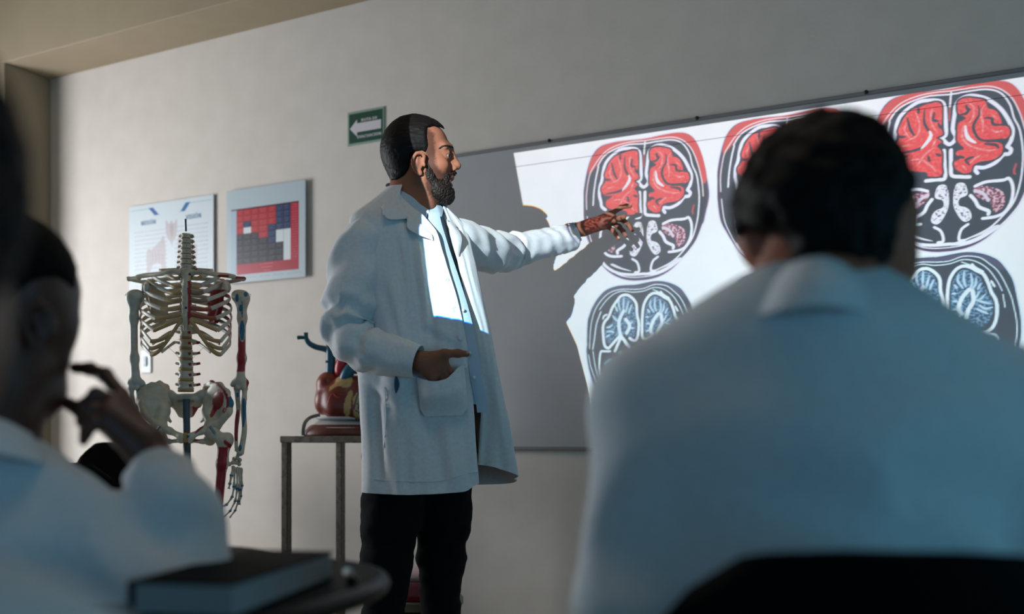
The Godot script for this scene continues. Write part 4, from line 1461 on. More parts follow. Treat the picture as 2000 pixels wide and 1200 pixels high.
# ---------------------------------------------------------------- heart model on its stand
func build_heart() -> void:
	var D := 3.83
	var foot := at(668, 853, D)
	foot.y = 0.8915
	var h := thing("heart_model", "oversized anatomical heart model with blue and red vessels on a brown base", "heart model", foot, YAW)
	var inv := Basis(Vector3.UP, -YAW)
	var l := func(px, py, z): return inv * (at(px, py, D - z) - foot)
	var gloss := vpaint(0.4, 0.5)
	# base: a brown mound with a pale sheet over it
	var prof := []
	for p in [[0.0, 0.0], [0.146, 0.0], [0.150, 0.004], [0.148, 0.012], [0.140, 0.024], [0.122, 0.04], [0.095, 0.054], [0.06, 0.062], [0.0, 0.064]]: prof.append(Vector2(p[0], p[1]))
	part(h, "base", lathe_mesh(prof, 48, Transform3D.IDENTITY, 0.66), paint(Color8(92, 40, 32), 0.45))
	var sheet := []
	for k in 41:
		var a := lerpf(-0.35, PI + 0.35, k / 40.0)
		var row := []
		var dip := 0.5 + 0.5 * cos((a - PI * 0.53) * 2.0)
		for j in 9:
			var f := j / 8.0
			var rr := lerpf(0.055, lerpf(0.118, 0.135, dip), f)
			var yy := lerp_list([0.064, 0.061, 0.054, 0.04, 0.026], (rr - 0.055) / 0.08)
			row.append(Vector3(-cos(a) * rr, yy + 0.004, sin(a) * rr * 0.66))
		sheet.append(row)
	var ss := new_st()
	add_grid(ss, sheet)
	part(h, "base_sheet", done(ss), paint(Color8(182, 180, 176), 0.5))
	part(h, "base_rim", lathe_mesh([Vector2(0.02, 0.058), Vector2(0.105, 0.062), Vector2(0.115, 0.068), Vector2(0.112, 0.073), Vector2(0.02, 0.075)], 40, Transform3D(Basis.IDENTITY, Vector3(0.012, 0, 0)), 0.7), paint(Color8(188, 192, 196), 0.4))
	var loop := curve([l.call(592, 851, 0.05), l.call(592, 838, 0.05), l.call(597, 824, 0.04), l.call(608, 815, 0.03), l.call(625, 811, 0.03)], 16)
	part(h, "wire_loop", tube_mesh(loop, [Vector2(0.0075, 0.0035)], 8), paint(Color8(116, 116, 112), 0.35, 0.8))
	# the muscle
	var muscle := Color(0.16, 0.022, 0.012)
	var rose := Color(0.32, 0.085, 0.05)
	var fat := Color(0.46, 0.33, 0.13)
	var b := []
	b.append(egg(l.call(668, 782, 0.01), Vector3(0.088, 0.078, 0.075), 0.03))
	b.append(egg(l.call(688, 776, 0.0), Vector3(0.085, 0.085, 0.07), 0.03))
	b.append(egg(l.call(640, 752, -0.005), Vector3(0.044, 0.05, 0.05), 0.015))
	b.append(egg(l.call(629, 785, 0.0), Vector3(0.028, 0.05, 0.05), 0.02))
	b.append(egg(l.call(677, 748, 0.035), Vector3(0.042, 0.028, 0.03), 0.02))
	b.append(egg(l.call(716, 752, 0.0), Vector3(0.04, 0.04, 0.05), 0.02))
	b.append(cap(l.call(655, 800, 0.05), l.call(700, 806, 0.05), 0.03, 0.03, 0.04))
	var wob := FastNoiseLite.new()
	wob.seed = 5
	wob.frequency = 9.0
	var tint := func(p: Vector3) -> Color:
		var q := Vector2(668 + p.x / 0.00197, 853 - p.y / 0.00197)
		var n := wob.get_noise_3dv(p * 2.2)
		var c := muscle.lerp(rose, clampf((632 + n * 14 - q.x) / 16.0, 0, 1))
		if q.y < 740 and q.x < 658: c = rose.lerp(muscle, 0.4)
		if in_oval(q + Vector2(n * 6, n * 5), Vector2(678, 747), Vector2(18, 11), 0.1): c = fat
		if in_oval(q + Vector2(n * 4, n * 4), Vector2(659, 757), Vector2(13, 5), -0.45): c = fat.lerp(rose, 0.4)
		if in_oval(q + Vector2(n * 5, 0), Vector2(687, 792), Vector2(7, 27), 0.12): c = fat
		if in_oval(q + Vector2(n * 5, 0), Vector2(703, 795), Vector2(6, 26), -0.05): c = fat
		# streaks of the fibres
		var s := sin(q.x * 0.55 + q.y * 0.75 + n * 4.0)
		return c.lerp(c * 0.6, clampf(s * 0.35, 0, 1))
	part(h, "muscle", nets_mesh(b, 0.0045, tint), gloss)
	var on := func(px, py): # a place on the front of the muscle
		var p: Vector3 = l.call(px, py, 0.2)
		for i in 60:
			p.z -= 0.003
			if field(b, p) < 0.0: break
		return p
	var blue := Color8(18, 82, 104)
	var red := Color8(158, 14, 30)
	for v in [[[697, 757], [689, 765], [685, 778], [682, 795], [681, 815]], [[698, 757], [694, 775], [690, 795], [688, 816]], [[684, 762], [690, 760], [698, 756]], [[686, 786], [691, 790]], [[684, 800], [689, 803]]]:
		part(h, "vein", tube_mesh(curve(v.map(func(a): return on.call(a[0], a[1])), 12), [0.0026], 6), paint(Color8(22, 60, 120), 0.4))
	for v in [[[700, 757], [702, 775], [696, 795], [695, 815]], [[696, 765], [705, 780], [706, 800]], [[656, 768], [640, 765], [632, 775], [628, 790]], [[632, 772], [642, 782]], [[640, 766], [648, 774], [655, 772]], [[622, 782], [630, 797], [640, 812], [650, 817]]]:
		part(h, "artery", tube_mesh(curve(v.map(func(a): return on.call(a[0], a[1])), 12), [0.0022], 6), paint(Color8(176, 60, 44), 0.4))
	# great vessels
	var vb := paint(blue, 0.35)
	var vr := paint(red, 0.35)
	part(h, "great_vein", tube_mesh(curve([l.call(645, 738, -0.01), l.call(646, 715, -0.012), l.call(646, 690, -0.015), l.call(645, 672, -0.02)], 12), [0.0195, 0.0185, 0.018, 0.018, 0.0185, 0.019, 0.019, 0.0185, 0.018, 0.0175, 0.017, 0.0165, 0.016], 18), vb)
	part(h, "great_vein", tube_mesh(curve([l.call(648, 688, -0.018), l.call(634, 682, -0.018), l.call(617, 678, -0.015), l.call(604, 671, -0.01), l.call(598, 661, -0.008), l.call(597, 650, -0.008)], 18), [0.013, 0.013, 0.0125, 0.012, 0.012, 0.0115, 0.0112, 0.011, 0.011, 0.0108, 0.0105, 0.010, 0.010, 0.0096, 0.0092, 0.009, 0.009, 0.0094, 0.0096], 16), vb)
	part(h, "great_vein", tube_mesh(curve([l.call(600, 661, -0.008), l.call(590, 659.5, -0.006), l.call(581, 660, -0.006)], 6), [0.0075, 0.0072, 0.007, 0.007, 0.0072, 0.0078, 0.0078], 14), vb)
	part(h, "aorta", tube_mesh(curve([l.call(666, 738, -0.005), l.call(668, 715, 0.0), l.call(678, 696, -0.005), l.call(694, 684, -0.02), l.call(716, 686, -0.04), l.call(728, 700, -0.06)], 20), [0.024, 0.025, 0.026, 0.027, 0.0275, 0.0275, 0.027, 0.027, 0.0265, 0.026, 0.0255, 0.025], 20), vr)
	for x in [674, 690, 706]: part(h, "artery_branch", tube_mesh([l.call(x, 690, -0.015), l.call(x - 3, 672, -0.02), l.call(x - 5, 662, -0.02)], [0.0095, 0.009, 0.009], 12), vr)
	part(h, "lung_artery", tube_mesh(curve([l.call(672, 745, 0.04), l.call(680, 728, 0.045), l.call(692, 714, 0.04), l.call(712, 709, 0.03), l.call(735, 712, 0.01)], 16), [0.022, 0.0225, 0.023, 0.023, 0.023, 0.0225, 0.022, 0.0215, 0.021, 0.0205, 0.02], 18), vb)
	for q in [[638, 707], [683, 706], [695, 729]]: part(h, "stud", lathe_mesh([Vector2(0, -0.005), Vector2(0.005, -0.004), Vector2(0.005, 0.004), Vector2(0, 0.005)], 10, Transform3D(Basis.IDENTITY, l.call(q[0], q[1], 0.03 if q[0] > 650 else 0.0))), paint(Color8(108, 56, 44), 0.4))

# ---------------------------------------------------------------- table, stool, chairs, desk things
func build_furniture() -> void:
	var steel := paint(Color8(100, 94, 88), 0.36, 0.7)
	steel.roughness_texture = noise_tex(0.02, Color(0.6, 0.6, 0.6), Color(1, 1, 1), 256, 41, 4)
	tri(steel, 3.0)
	var t := thing("side_table", "narrow steel table with square legs against the wall, carrying the heart model", "table", Vector3(-2.503, 0, 0.24))
	part(t, "tabletop", box_mesh(Vector3(0, 0.866, -0.005), Vector3(0.492, 0.891, 0.365), 0.003), steel)
	for x in [0.003, 0.46]:
		for z in [0.0, 0.331]:
			part(t, "leg", box_mesh(Vector3(x, 0.0, z), Vector3(x + 0.029, 0.868, z + 0.029), 0.0025), steel)
	part(t, "rail", box_mesh(Vector3(0.03, 0.12, 0.006), Vector3(0.46, 0.142, 0.024), 0.002), steel)

	# stool with a tub, between the lecturer's legs
	var white := paint(Color8(196, 204, 210), 0.45)
	var sp := at(814, 1000, 3.33)
	sp.y = 0
	var st := thing("stool", "low white-framed stool with a beige seat standing behind the lecturer's legs", "stool", sp, 0.2)
	part(st, "seat", lathe_mesh([Vector2(0, 0.325), Vector2(0.15, 0.325), Vector2(0.156, 0.33), Vector2(0.156, 0.35), Vector2(0.15, 0.356), Vector2(0, 0.356)], 32), paint(Color8(150, 138, 120), 0.6))
	for k in 4:
		var a := TAU * k / 4 + 0.55
		part(st, "leg", tube_mesh([Vector3(cos(a) * 0.15, 0.322, sin(a) * 0.15), Vector3(cos(a) * 0.19, 0.0, sin(a) * 0.19)], [0.011, 0.011], 10), white)
	for k in 4:
		var a := TAU * k / 4 + 0.55
		var b := a + TAU / 4
		part(st, "stretcher", tube_mesh([Vector3(cos(a) * 0.162, 0.23, sin(a) * 0.162), Vector3(cos(b) * 0.162, 0.23, sin(b) * 0.162)], [0.009, 0.009], 8), white)
	part(st, "skirt", lathe_mesh([Vector2(0.12, 0.275), Vector2(0.145, 0.275), Vector2(0.145, 0.326), Vector2(0.12, 0.326)], 32), paint(Color8(46, 34, 34), 0.7))
	var tub := thing("tub", "pink plastic tub with a red foot and pale domed lid on the low stool", "tub", sp + Vector3(0, 0.3565, 0), 0.2)
	tub.scale = Vector3(0.98, 0.74, 0.98)
	part(tub, "foot_ring", lathe_mesh([Vector2(0, 0), Vector2(0.145, 0.0), Vector2(0.148, 0.004), Vector2(0.146, 0.02), Vector2(0, 0.02)], 36), paint(Color8(150, 16, 30), 0.4))
	part(tub, "body", lathe_mesh([Vector2(0, 0.02), Vector2(0.143, 0.02), Vector2(0.145, 0.05), Vector2(0.139, 0.085), Vector2(0, 0.085)], 36), paint(Color8(206, 108, 124), 0.35))
	part(tub, "lid", lathe_mesh([Vector2(0, 0.0855), Vector2(0.137, 0.0885), Vector2(0.128, 0.105), Vector2(0.1, 0.118), Vector2(0.05, 0.125), Vector2(0, 0.127)], 36), paint(Color8(198, 170, 172), 0.4))

	# chairs: two empty ones by the wall, one under each student
	var c := make_chair(0.868)
	var p := at(290, 1000, 4.1)
	c.position = Vector3(p.x, 0, p.z)
	c.rotation.y = YAW + 0.85
	tag(c, "black plastic chair standing empty behind the skeleton's pelvis and forearm", "chair", "classroom chairs")
	var c2: Node3D = c.duplicate()
	c2.name = numbered("chair")
	add_child(c2)
	c2.scale = Vector3.ONE * 0.95
	p = at(52, 1000, 2.56)
	c2.position = Vector3(p.x, 0, p.z)
	c2.rotation.y = YAW + PI + 0.6
	tag(c2, "black chair seen past the seated student's shoulder, only the curved back top showing", "chair", "classroom chairs")
	var c3 := make_chair(0.79)
	p = at(1640, 1000, 1.05)
	c3.position = Vector3(p.x, 0, p.z)
	c3.rotation.y = YAW - 0.12 + PI
	tag(c3, "black chair under the student who blocks the right scans", "chair", "classroom chairs")
	var c5: Node3D = c3.duplicate()
	c5.name = numbered("chair")
	add_child(c5)
	p = at(-640, 1000, 0.26)
	p += right_axis * -0.2
	c5.position = Vector3(p.x, 0, p.z)
	c5.rotation.y = YAW + PI
	tag(c5, "black chair under the dark-haired student at the picture's edge", "chair", "classroom chairs")
	var c4 := make_chair(0.79)
	p = at(-40, 1000, 1.32)
	c4.position = Vector3(p.x, 0, p.z)
	c4.rotation.y = YAW + PI - 0.5
	tag(c4, "black chair under the student who rests his chin on his hand", "chair", "classroom chairs")

	# writing desk with rounded tablet
	var desk := thing("desk", "black tablet desk with glossy rim beside the chin-holding student, a thick book on it", "desk", Vector3(at(560, 858, 1.32).x, 0, at(560, 858, 1.32).z), YAW)
	var inv := Basis(Vector3.UP, -YAW)
	var H := 0.70
	var outline := PackedVector2Array()
	var corners := [[-0.62, 1.62], [-0.48, 1.675], [-0.35, 1.565], [-0.235, 1.465], [-0.192, 1.395], [-0.176, 1.335], [-0.176, 1.26], [-0.198, 1.17], [-0.25, 1.03], [-0.31, 0.96], [-0.40, 0.97], [-0.55, 1.15], [-0.66, 1.4]]
	for q in corners:
		var w: Vector3 = EYE + right_axis * q[0] + view_axis * q[1]
		var v: Vector3 = inv * (Vector3(w.x, 0, w.z) - desk.position)
		outline.append(Vector2(v.x, -v.z))
	outline = smooth2(outline, true, 5)
	var flat := Transform3D(Basis(Vector3.RIGHT, -PI / 2), Vector3(0, H - 0.018, 0))
	part(desk, "tablet", plate_mesh(outline, 0.018, flat), paint(Color8(7, 8, 10), 0.55, 0.0, 0.2))
	var rim := []
	for q in outline: rim.append(Vector3(q.x, H - 0.0125, -q.y))
	rim.append(rim[0])
	rim.append(rim[1])
	part(desk, "rim", tube_mesh(rim, [Vector2(0.0125, 0.0125)], 12, Vector3.UP), paint(Color8(4, 5, 6), 0.28, 0.0, 0.22))
	var mid := inv * (EYE + right_axis * -0.35 + view_axis * 1.36 - desk.position)
	var leg := paint(Color8(20, 21, 23), 0.4, 0.6)
	part(desk, "post", tube_mesh([Vector3(mid.x, 0.03, mid.z), Vector3(mid.x, H - 0.02, mid.z)], [0.02, 0.02], 14), leg)
	for k in 4:
		var a := TAU * k / 4 + 0.4
		part(desk, "foot", tube_mesh([Vector3(mid.x, 0.035, mid.z), Vector3(mid.x + cos(a) * 0.26, 0.013, mid.z + sin(a) * 0.26)], [0.016, 0.012], 10), leg)
	# book: its long page edge faces the camera
	var P2 := EYE + right_axis * -0.231 + view_axis * 1.275
	var P3 := EYE + right_axis * -0.278 + view_axis * 0.992
	var along := Vector3(P3.x - P2.x, 0, P3.z - P2.z)
	var ln := along.length()
	along /= ln
	var across := Vector3(along.z, 0, -along.x)
	if across.dot(right_axis) > 0: across = -across
	var bk := thing("book", "thick book with a dark cover lying on the black tablet desk", "book", Vector3(P2.x, H + 0.0006, P2.z))
	bk.basis = Basis(along, Vector3.UP, along.cross(Vector3.UP))
	var wd := 0.11
	var sgn := signf(across.dot(bk.basis.z))
	var z0 := minf(0, sgn * wd)
	var z1 := maxf(0, sgn * wd)
	var cover := paint(Color8(6, 6, 8), 0.7, 0.0, 0.15)
	part(bk, "cover", box_mesh(Vector3(-0.003, 0.0, z0 - 0.002), Vector3(ln + 0.003, 0.0025, z1 + 0.002), 0.0008), cover)
	part(bk, "cover", box_mesh(Vector3(-0.003, 0.033, z0 - 0.002), Vector3(ln + 0.003, 0.0355, z1 + 0.002), 0.0008), cover)
	var sx := z1 if sgn > 0 else z0
	part(bk, "spine_cover", box_mesh(Vector3(-0.003, 0.0, sx - 0.003), Vector3(ln + 0.003, 0.0355, sx + 0.003), 0.001), cover)
	var pages := paint(Color8(152, 160, 164), 0.85)
	pages.albedo_texture = noise_tex(0.3, Color(0.86, 0.86, 0.86), Color(1, 1, 1), 256, 51, 2)
	pages.uv1_triplanar = true
	pages.uv1_scale = Vector3(0.4, 60, 0.4)
	part(bk, "pages", box_mesh(Vector3(0.001, 0.0025, z0 + 0.001), Vector3(ln - 0.001, 0.033, z1 - 0.001)), pages)
	# pen behind the book
	var a0 := EYE + right_axis * -0.215 + view_axis * 1.30
	var a1 := EYE + right_axis * -0.196 + view_axis * 1.225
	var pen := thing("pen", "short pen with a pale barrel and dark cap beside the book", "pen", Vector3(a0.x, H + 0.0065, a0.z))
	var dir := Vector3(a1.x - a0.x, 0, a1.z - a0.z)
	part(pen, "barrel", tube_mesh([Vector3.ZERO, dir * 0.5], [0.006, 0.006], 12), paint(Color8(120, 170, 184), 0.35))
	part(pen, "cap", tube_mesh([dir * 0.48, dir * 0.95, dir], [0.0065, 0.0065, 0.005], 12), paint(Color8(10, 11, 13), 0.3))

func make_chair(top: float) -> Node3D:
	var c := thing("chair", "black chair", "chair")
	var black := paint(Color8(9, 9, 11), 0.65, 0.0, 0.15)
	var tube := paint(Color8(34, 36, 40), 0.35, 0.7)
	# back: a curved shell, front is +z
	var rows := []
	var rows2 := []
	for i in 15:
		var v := i / 14.0
		var half := 0.215 * (1.0 - 0.28 * pow(absf(v - 0.45) * 2.0, 3.0)) 
		var y := lerpf(top - 0.29, top, v)
		var row := []
		for j in 17:
			var u := j / 8.0 - 1.0
			var yy := y - 0.05 * pow(absf(u), 4.0) * (v - 0.35)
			row.append(Vector3(u * half, yy, -0.20 - 0.05 * v + 0.045 * u * u))
		rows.append(row)
	var shell := new_st()
	closed_sheet(shell, rows, 0.012)
	part(c, "backrest", done(shell), black)
	for i in 13:
		var v := i / 12.0
		var row := []
		for j in 13:
			var u := j / 6.0 - 1.0
			row.append(Vector3(u * lerpf(0.2, 0.215, v), 0.455 + 0.012 * u * u - 0.03 * pow(v, 4.0), lerpf(-0.2, 0.21, v)))
		rows2.append(row)
	var seat := new_st()
	closed_sheet(seat, rows2, -0.014)
	part(c, "seat", done(seat), black)
	for s in [-1.0, 1.0]:
		part(c, "back_post", tube_mesh(curve([Vector3(s * 0.15, 0.44, -0.15), Vector3(s * 0.15, 0.47, -0.2), Vector3(s * 0.15, top - 0.27, -0.225), Vector3(s * 0.15, top - 0.15, -0.25)], 12), [0.0105], 10), tube)
		part(c, "leg", tube_mesh([Vector3(s * 0.18, 0.44, 0.15), Vector3(s * 0.215, 0.0, 0.22)], [0.0115, 0.0115], 10), tube)
		part(c, "leg", tube_mesh([Vector3(s * 0.18, 0.44, -0.15), Vector3(s * 0.215, 0.0, -0.23)], [0.0115, 0.0115], 10), tube)
		part(c, "side_rail", tube_mesh([Vector3(s * 0.18, 0.438, 0.16), Vector3(s * 0.18, 0.438, -0.16)], [0.0115, 0.0115], 10), tube)
	return c

# a sheet given thickness: front rows, back rows pushed along the sheet's normals, closed edges
func closed_sheet(st: SurfaceTool, rows: Array, thick: float, col = null, flip := false) -> void:
	var nr := rows.size()
	var nc: int = rows[0].size()
	var back := []
	for i in nr:
		var row := []
		for j in nc:
			var du: Vector3 = rows[i][mini(j + 1, nc - 1)] - rows[i][maxi(j - 1, 0)]
			var dv: Vector3 = rows[mini(i + 1, nr - 1)][j] - rows[maxi(i - 1, 0)][j]
			row.append(rows[i][j] - du.cross(dv).normalized() * thick)
		back.append(row)
	if col != null: st.set_color(col)
	add_grid(st, rows, false, flip)
	add_grid(st, back, false, not flip)
	st.set_smooth_group(-1)
	var ring := []
	for j in nc: ring.append([0, j])
	for i in range(1, nr): ring.append([i, nc - 1])
	for j in range(nc - 2, -1, -1): ring.append([nr - 1, j])
	for i in range(nr - 2, 0, -1): ring.append([i, 0])
	for k in ring.size():
		var a = ring[k]
		var b = ring[(k + 1) % ring.size()]
		if flip:
			var t = a
			a = b
			b = t
		var order := [rows[a[0]][a[1]], back[a[0]][a[1]], back[b[0]][b[1]], rows[a[0]][a[1]], back[b[0]][b[1]], rows[b[0]][b[1]]]
		for p in order:
			st.set_uv(Vector2.ZERO)
			st.add_vertex(p)

# ---------------------------------------------------------------- the lecturer
const LECT_D := 3.0
var lect_root := Vector3.ZERO
var back_turn := Basis(Vector3.UP, -YAW)

# the lecturer's own frame: x to the right, y up, z towards the class
func lp(px: float, py: float, z := 0.0) -> Vector3:
	return back_turn * (at(px, py, LECT_D - z) - lect_root)

func lw(px: float, py: float, off_wall: float) -> Vector3:
	return back_turn * (on_wall(px, py, off_wall) - lect_root)

func lp_back(p: Vector3) -> Vector2:
	var d := LECT_D - p.z
	return Vector2(1000.0 + (p.x * 1.0 + (815.0 - 1000.0) / FOCAL * LECT_D) / d * FOCAL, 858.0 - (p.y - 0.88) / d * FOCAL)

# signed distance to a polygon in the plane, negative inside
func poly_d(p: Vector2, poly: PackedVector2Array) -> float:
	var d := 1e9
	var s := 1.0
	var n := poly.size()
	var j := n - 1
	for i in n:
		var e := poly[j] - poly[i]
		var w := p - poly[i]
		var b := w - e * clampf(w.dot(e) / e.length_squared(), 0, 1)
		d = minf(d, b.length_squared())
		var c1 := p.y >= poly[i].y
		var c2 := p.y < poly[j].y
		var c3 := e.x * w.y > e.y * w.x
		if (c1 and c2 and c3) or (not c1 and not c2 and not c3): s = -s
		j = i
	return s * sqrt(d)

func skull_blobs() -> Array:
	var b := []
	b.append(egg(lp(812, 288, 0), Vector3(0.082, 0.083, 0.074), 0.02))
	b.append(egg(lp(795, 300, 0), Vector3(0.066, 0.075, 0.072), 0.03))
	b.append(egg(lp(843, 285, 0), Vector3(0.048, 0.055, 0.06), 0.03))
	return b

func face_blobs() -> Array:
	var b := skull_blobs()
	b.append(egg(lp(842, 325, 0), Vector3(0.055, 0.072, 0.058), 0.03))
	b.append(cap(lp(826, 352, 0.047), lp(864, 380, 0.018), 0.022, 0.02, 0.03))
	b.append(cap(lp(826, 352, -0.047), lp(864, 380, -0.018), 0.022, 0.02, 0.03))
	b.append(egg(lp(866, 379, 0), Vector3(0.021, 0.02, 0.024), 0.02))
	b.append(egg(lp(858, 350, 0), Vector3(0.034, 0.04, 0.036), 0.025))
	for s in [-1.0, 1.0]:
		b.append(egg(lp(859, 322, s * 0.043), Vector3(0.025, 0.018, 0.018), 0.025))       # cheek bone
		b.append(cap(lp(878, 289, s * 0.014), lp(868, 287, s * 0.044), 0.0105, 0.009, 0.02)) # brow
		b.append(egg(lp(884, 303, s * 0.034), Vector3(0.013, 0.011, 0.017), 0.016, Basis.IDENTITY, Color.WHITE, true))
		b.append(egg(lp(871, 304, s * 0.031), Vector3(0.0138, 0.0132, 0.0138), 0.008))       # lids round the eyeball
		b.append(egg(lp(877.5, 304.5, s * 0.036), Vector3(0.0095, 0.0028, 0.0125), 0.002, Basis.IDENTITY, Color.WHITE, true))
		b.append(cap(lp(866, 297.5, s * 0.045), lp(876, 296.5, s * 0.036), 0.004, 0.0045, 0.004))
		b.append(egg(lp(886, 329, s * 0.0125), Vector3(0.010, 0.0078, 0.0072), 0.006))       # nostril wing
		b.append(egg(lp(889, 335, s * 0.0085), Vector3(0.0045, 0.003, 0.0034), 0.003, Basis.IDENTITY, Color.WHITE, true))
	b.append(cap(lp(878, 294, 0), lp(892, 321, 0), 0.0085, 0.0095, 0.014))
	b.append(egg(lp(875, 318, 0), Vector3(0.020, 0.030, 0.017), 0.014))
	b.append(egg(lp(893.5, 325, 0), Vector3(0.0105, 0.0098, 0.0105), 0.008))
	b.append(egg(lp(881, 346, 0), Vector3(0.010, 0.0075, 0.022), 0.010))
	b.append(egg(lp(880.5, 349, 0), Vector3(0.0095, 0.0042, 0.019), 0.004))
	b.append(egg(lp(878.5, 362, 0), Vector3(0.0095, 0.0052, 0.018), 0.006))
	b.append(egg(lp(882, 355.5, 0), Vector3(0.02, 0.0036, 0.017), 0.003, Basis.IDENTITY, Color.WHITE, true))
	return b

# a place on the side of the face
func on_face(face: Array, px: float, py: float, s: float) -> Vector3:
	var z := s * 0.11
	for k in 100:
		if field(face, lp(px, py, z)) < 0.0005: break
		z -= s * 0.001
	return lp(px, py, z)

func ear_blobs(s: float) -> Array:
	var b := []
	var rim := curve([lp(826, 318, s * 0.076), lp(829, 306, s * 0.080), lp(822, 299, s * 0.086), lp(812, 301, s * 0.093), lp(806, 313, s * 0.094), lp(808, 327, s * 0.088), lp(815, 336, s * 0.082)], 12)
	for k in 12: b.append(cap(rim[k], rim[k + 1], 0.0042, 0.0042, 0.004))
	b.append(egg(lp(817, 318, s * 0.078), Vector3(0.014, 0.024, 0.006), 0.006, Basis(Vector3.UP, s * 0.35)))
	b.append(egg(lp(820, 338, s * 0.079), Vector3(0.008, 0.0085, 0.005), 0.008))
	b.append(cap(lp(815, 308, s * 0.084), lp(812, 328, s * 0.083), 0.0036, 0.0036, 0.005))
	b.append(egg(lp(822, 322, s * 0.087), Vector3(0.007, 0.011, 0.008), 0.004, Basis.IDENTITY, Color.WHITE, true))
	b.append(egg(lp(829, 322, s * 0.077), Vector3(0.004, 0.007, 0.006), 0.004))
	return b

# a hand from its points: wrist, palm points and finger chains (each a list of places), with radii
func hand_blobs(wrist0: Vector3, wrist: Vector3, knuckles: Array, fingers: Array, thumb: Array, r := 0.0088) -> Array:
	var b := []
	b.append(cap(wrist0, wrist, 0.029, 0.026, 0.02))
	for i in knuckles.size():
		var k: Vector3 = knuckles[i]
		b.append(cap(wrist.lerp(k, 0.12), k, 0.0185, 0.0118, 0.016))
	for i in fingers.size():
		var f: Array = fingers[i]
		var rr := r * (0.86 if i == 3 else 1.0)
		for j in f.size() - 1:
			b.append(cap(f[j], f[j + 1], rr * (1.1 - 0.1 * j), rr * (1.02 - 0.1 * j), 0.004))
			if j > 0: b.append(egg(f[j], Vector3.ONE * rr * (1.13 - 0.1 * j), 0.005))
	for j in thumb.size() - 1:
		var r0: float = [0.0175, 0.0118, 0.0108][j]
		var r1: float = [0.0125, 0.0108, 0.0085][j]
		b.append(cap(thumb[j], thumb[j + 1], r0, r1, 0.008 if j else 0.016))
	return b

func nail(parent: Node3D, tip: Vector3, before: Vector3, out: Vector3, r: float, mat: Material) -> void:
	var d := (tip - before).normalized()
	var n := (out - d * out.dot(d)).normalized()
	var c := tip - d * r * 0.1
	var sh := egg(c + n * r * 0.62, Vector3(r * 0.62, r * 0.4, r * 0.8), 0.001, Basis(d.cross(n), n, d * -1.0))
	part(parent, "fingernail", nets_mesh([sh], 0.0014), mat)

# ---- coat rings: height (picture row), centre, half width, front depth, back depth, then the two front edges (column and z)
var coat_keys := [
	[372, 797, 0.074, 0.060, 0.070, 764, 0.028, 862, -0.03, 866, -0.06],
	[384, 797, 0.094, 0.072, 0.082, 775, 0.050, 866, -0.02, 872, -0.06],
	[398, 798, 0.122, 0.086, 0.094, 786, 0.076, 869, -0.01, 878, -0.06],
	[416, 799, 0.158, 0.102, 0.104, 800, 0.100, 873, 0.005, 888, -0.05],
	[438, 800, 0.202, 0.118, 0.116, 826, 0.118, 878, 0.025, 902, -0.03],
	[470, 801, 0.210, 0.138, 0.126, 852, 0.134, 885, 0.060, 914, 0.00],
	[520, 803, 0.206, 0.162, 0.134, 868, 0.152, 896, 0.100, 926, 0.03],
	[600, 808, 0.202, 0.188, 0.140, 893, 0.178, 914, 0.125, 946, 0.055],
	[680, 815, 0.202, 0.200, 0.146, 911, 0.182, 930, 0.122, 966, 0.045],
	[730, 822, 0.206, 0.200, 0.150, 918, 0.178, 937, 0.105, 976, 0.025],
	[800, 832, 0.214, 0.200, 0.156, 927, 0.172, 940, 0.075, 987, 0.000],
	[870, 840, 0.224, 0.200, 0.162, 932, 0.166, 938, 0.050, 999, -0.02],
	[952, 845, 0.232, 0.200, 0.168, 936, 0.160, 935, 0.030, 1012, -0.04]]
const COAT_COLS := 108
# soft ridges in the near half of the coat: from, to, height, width (in picture columns and rows)
var coat_folds := [[772, 448, 796, 640, 0.008, 7], [800, 446, 824, 660, 0.009, 7], [828, 480, 852, 700, 0.007, 8], [752, 560, 790, 720, 0.009, 8], [878, 590, 900, 760, 0.006, 6], [728, 760, 742, 940, 0.010, 9], [786, 830, 796, 948, 0.010, 10], [848, 830, 868, 946, 0.010, 11], [905, 800, 914, 934, 0.007, 8], [820, 640, 905, 690, 0.005, 8], [716, 760, 770, 800, 0.006, 9]]
var coat_noise := FastNoiseLite.new()

func key_at(row: float) -> Array:
	var n := coat_keys.size()
	var k := 0
	while k < n - 2 and row > coat_keys[k + 1][0]: k += 1
	var f := clampf((row - coat_keys[k][0]) / float(coat_keys[k + 1][0] - coat_keys[k][0]), 0, 1)
	var out := []
	for i in 11:
		out.append(cubic_interpolate(coat_keys[k][i], coat_keys[k + 1][i], coat_keys[maxi(k - 1, 0)][i], coat_keys[mini(k + 2, n - 1)][i], f))
	return out

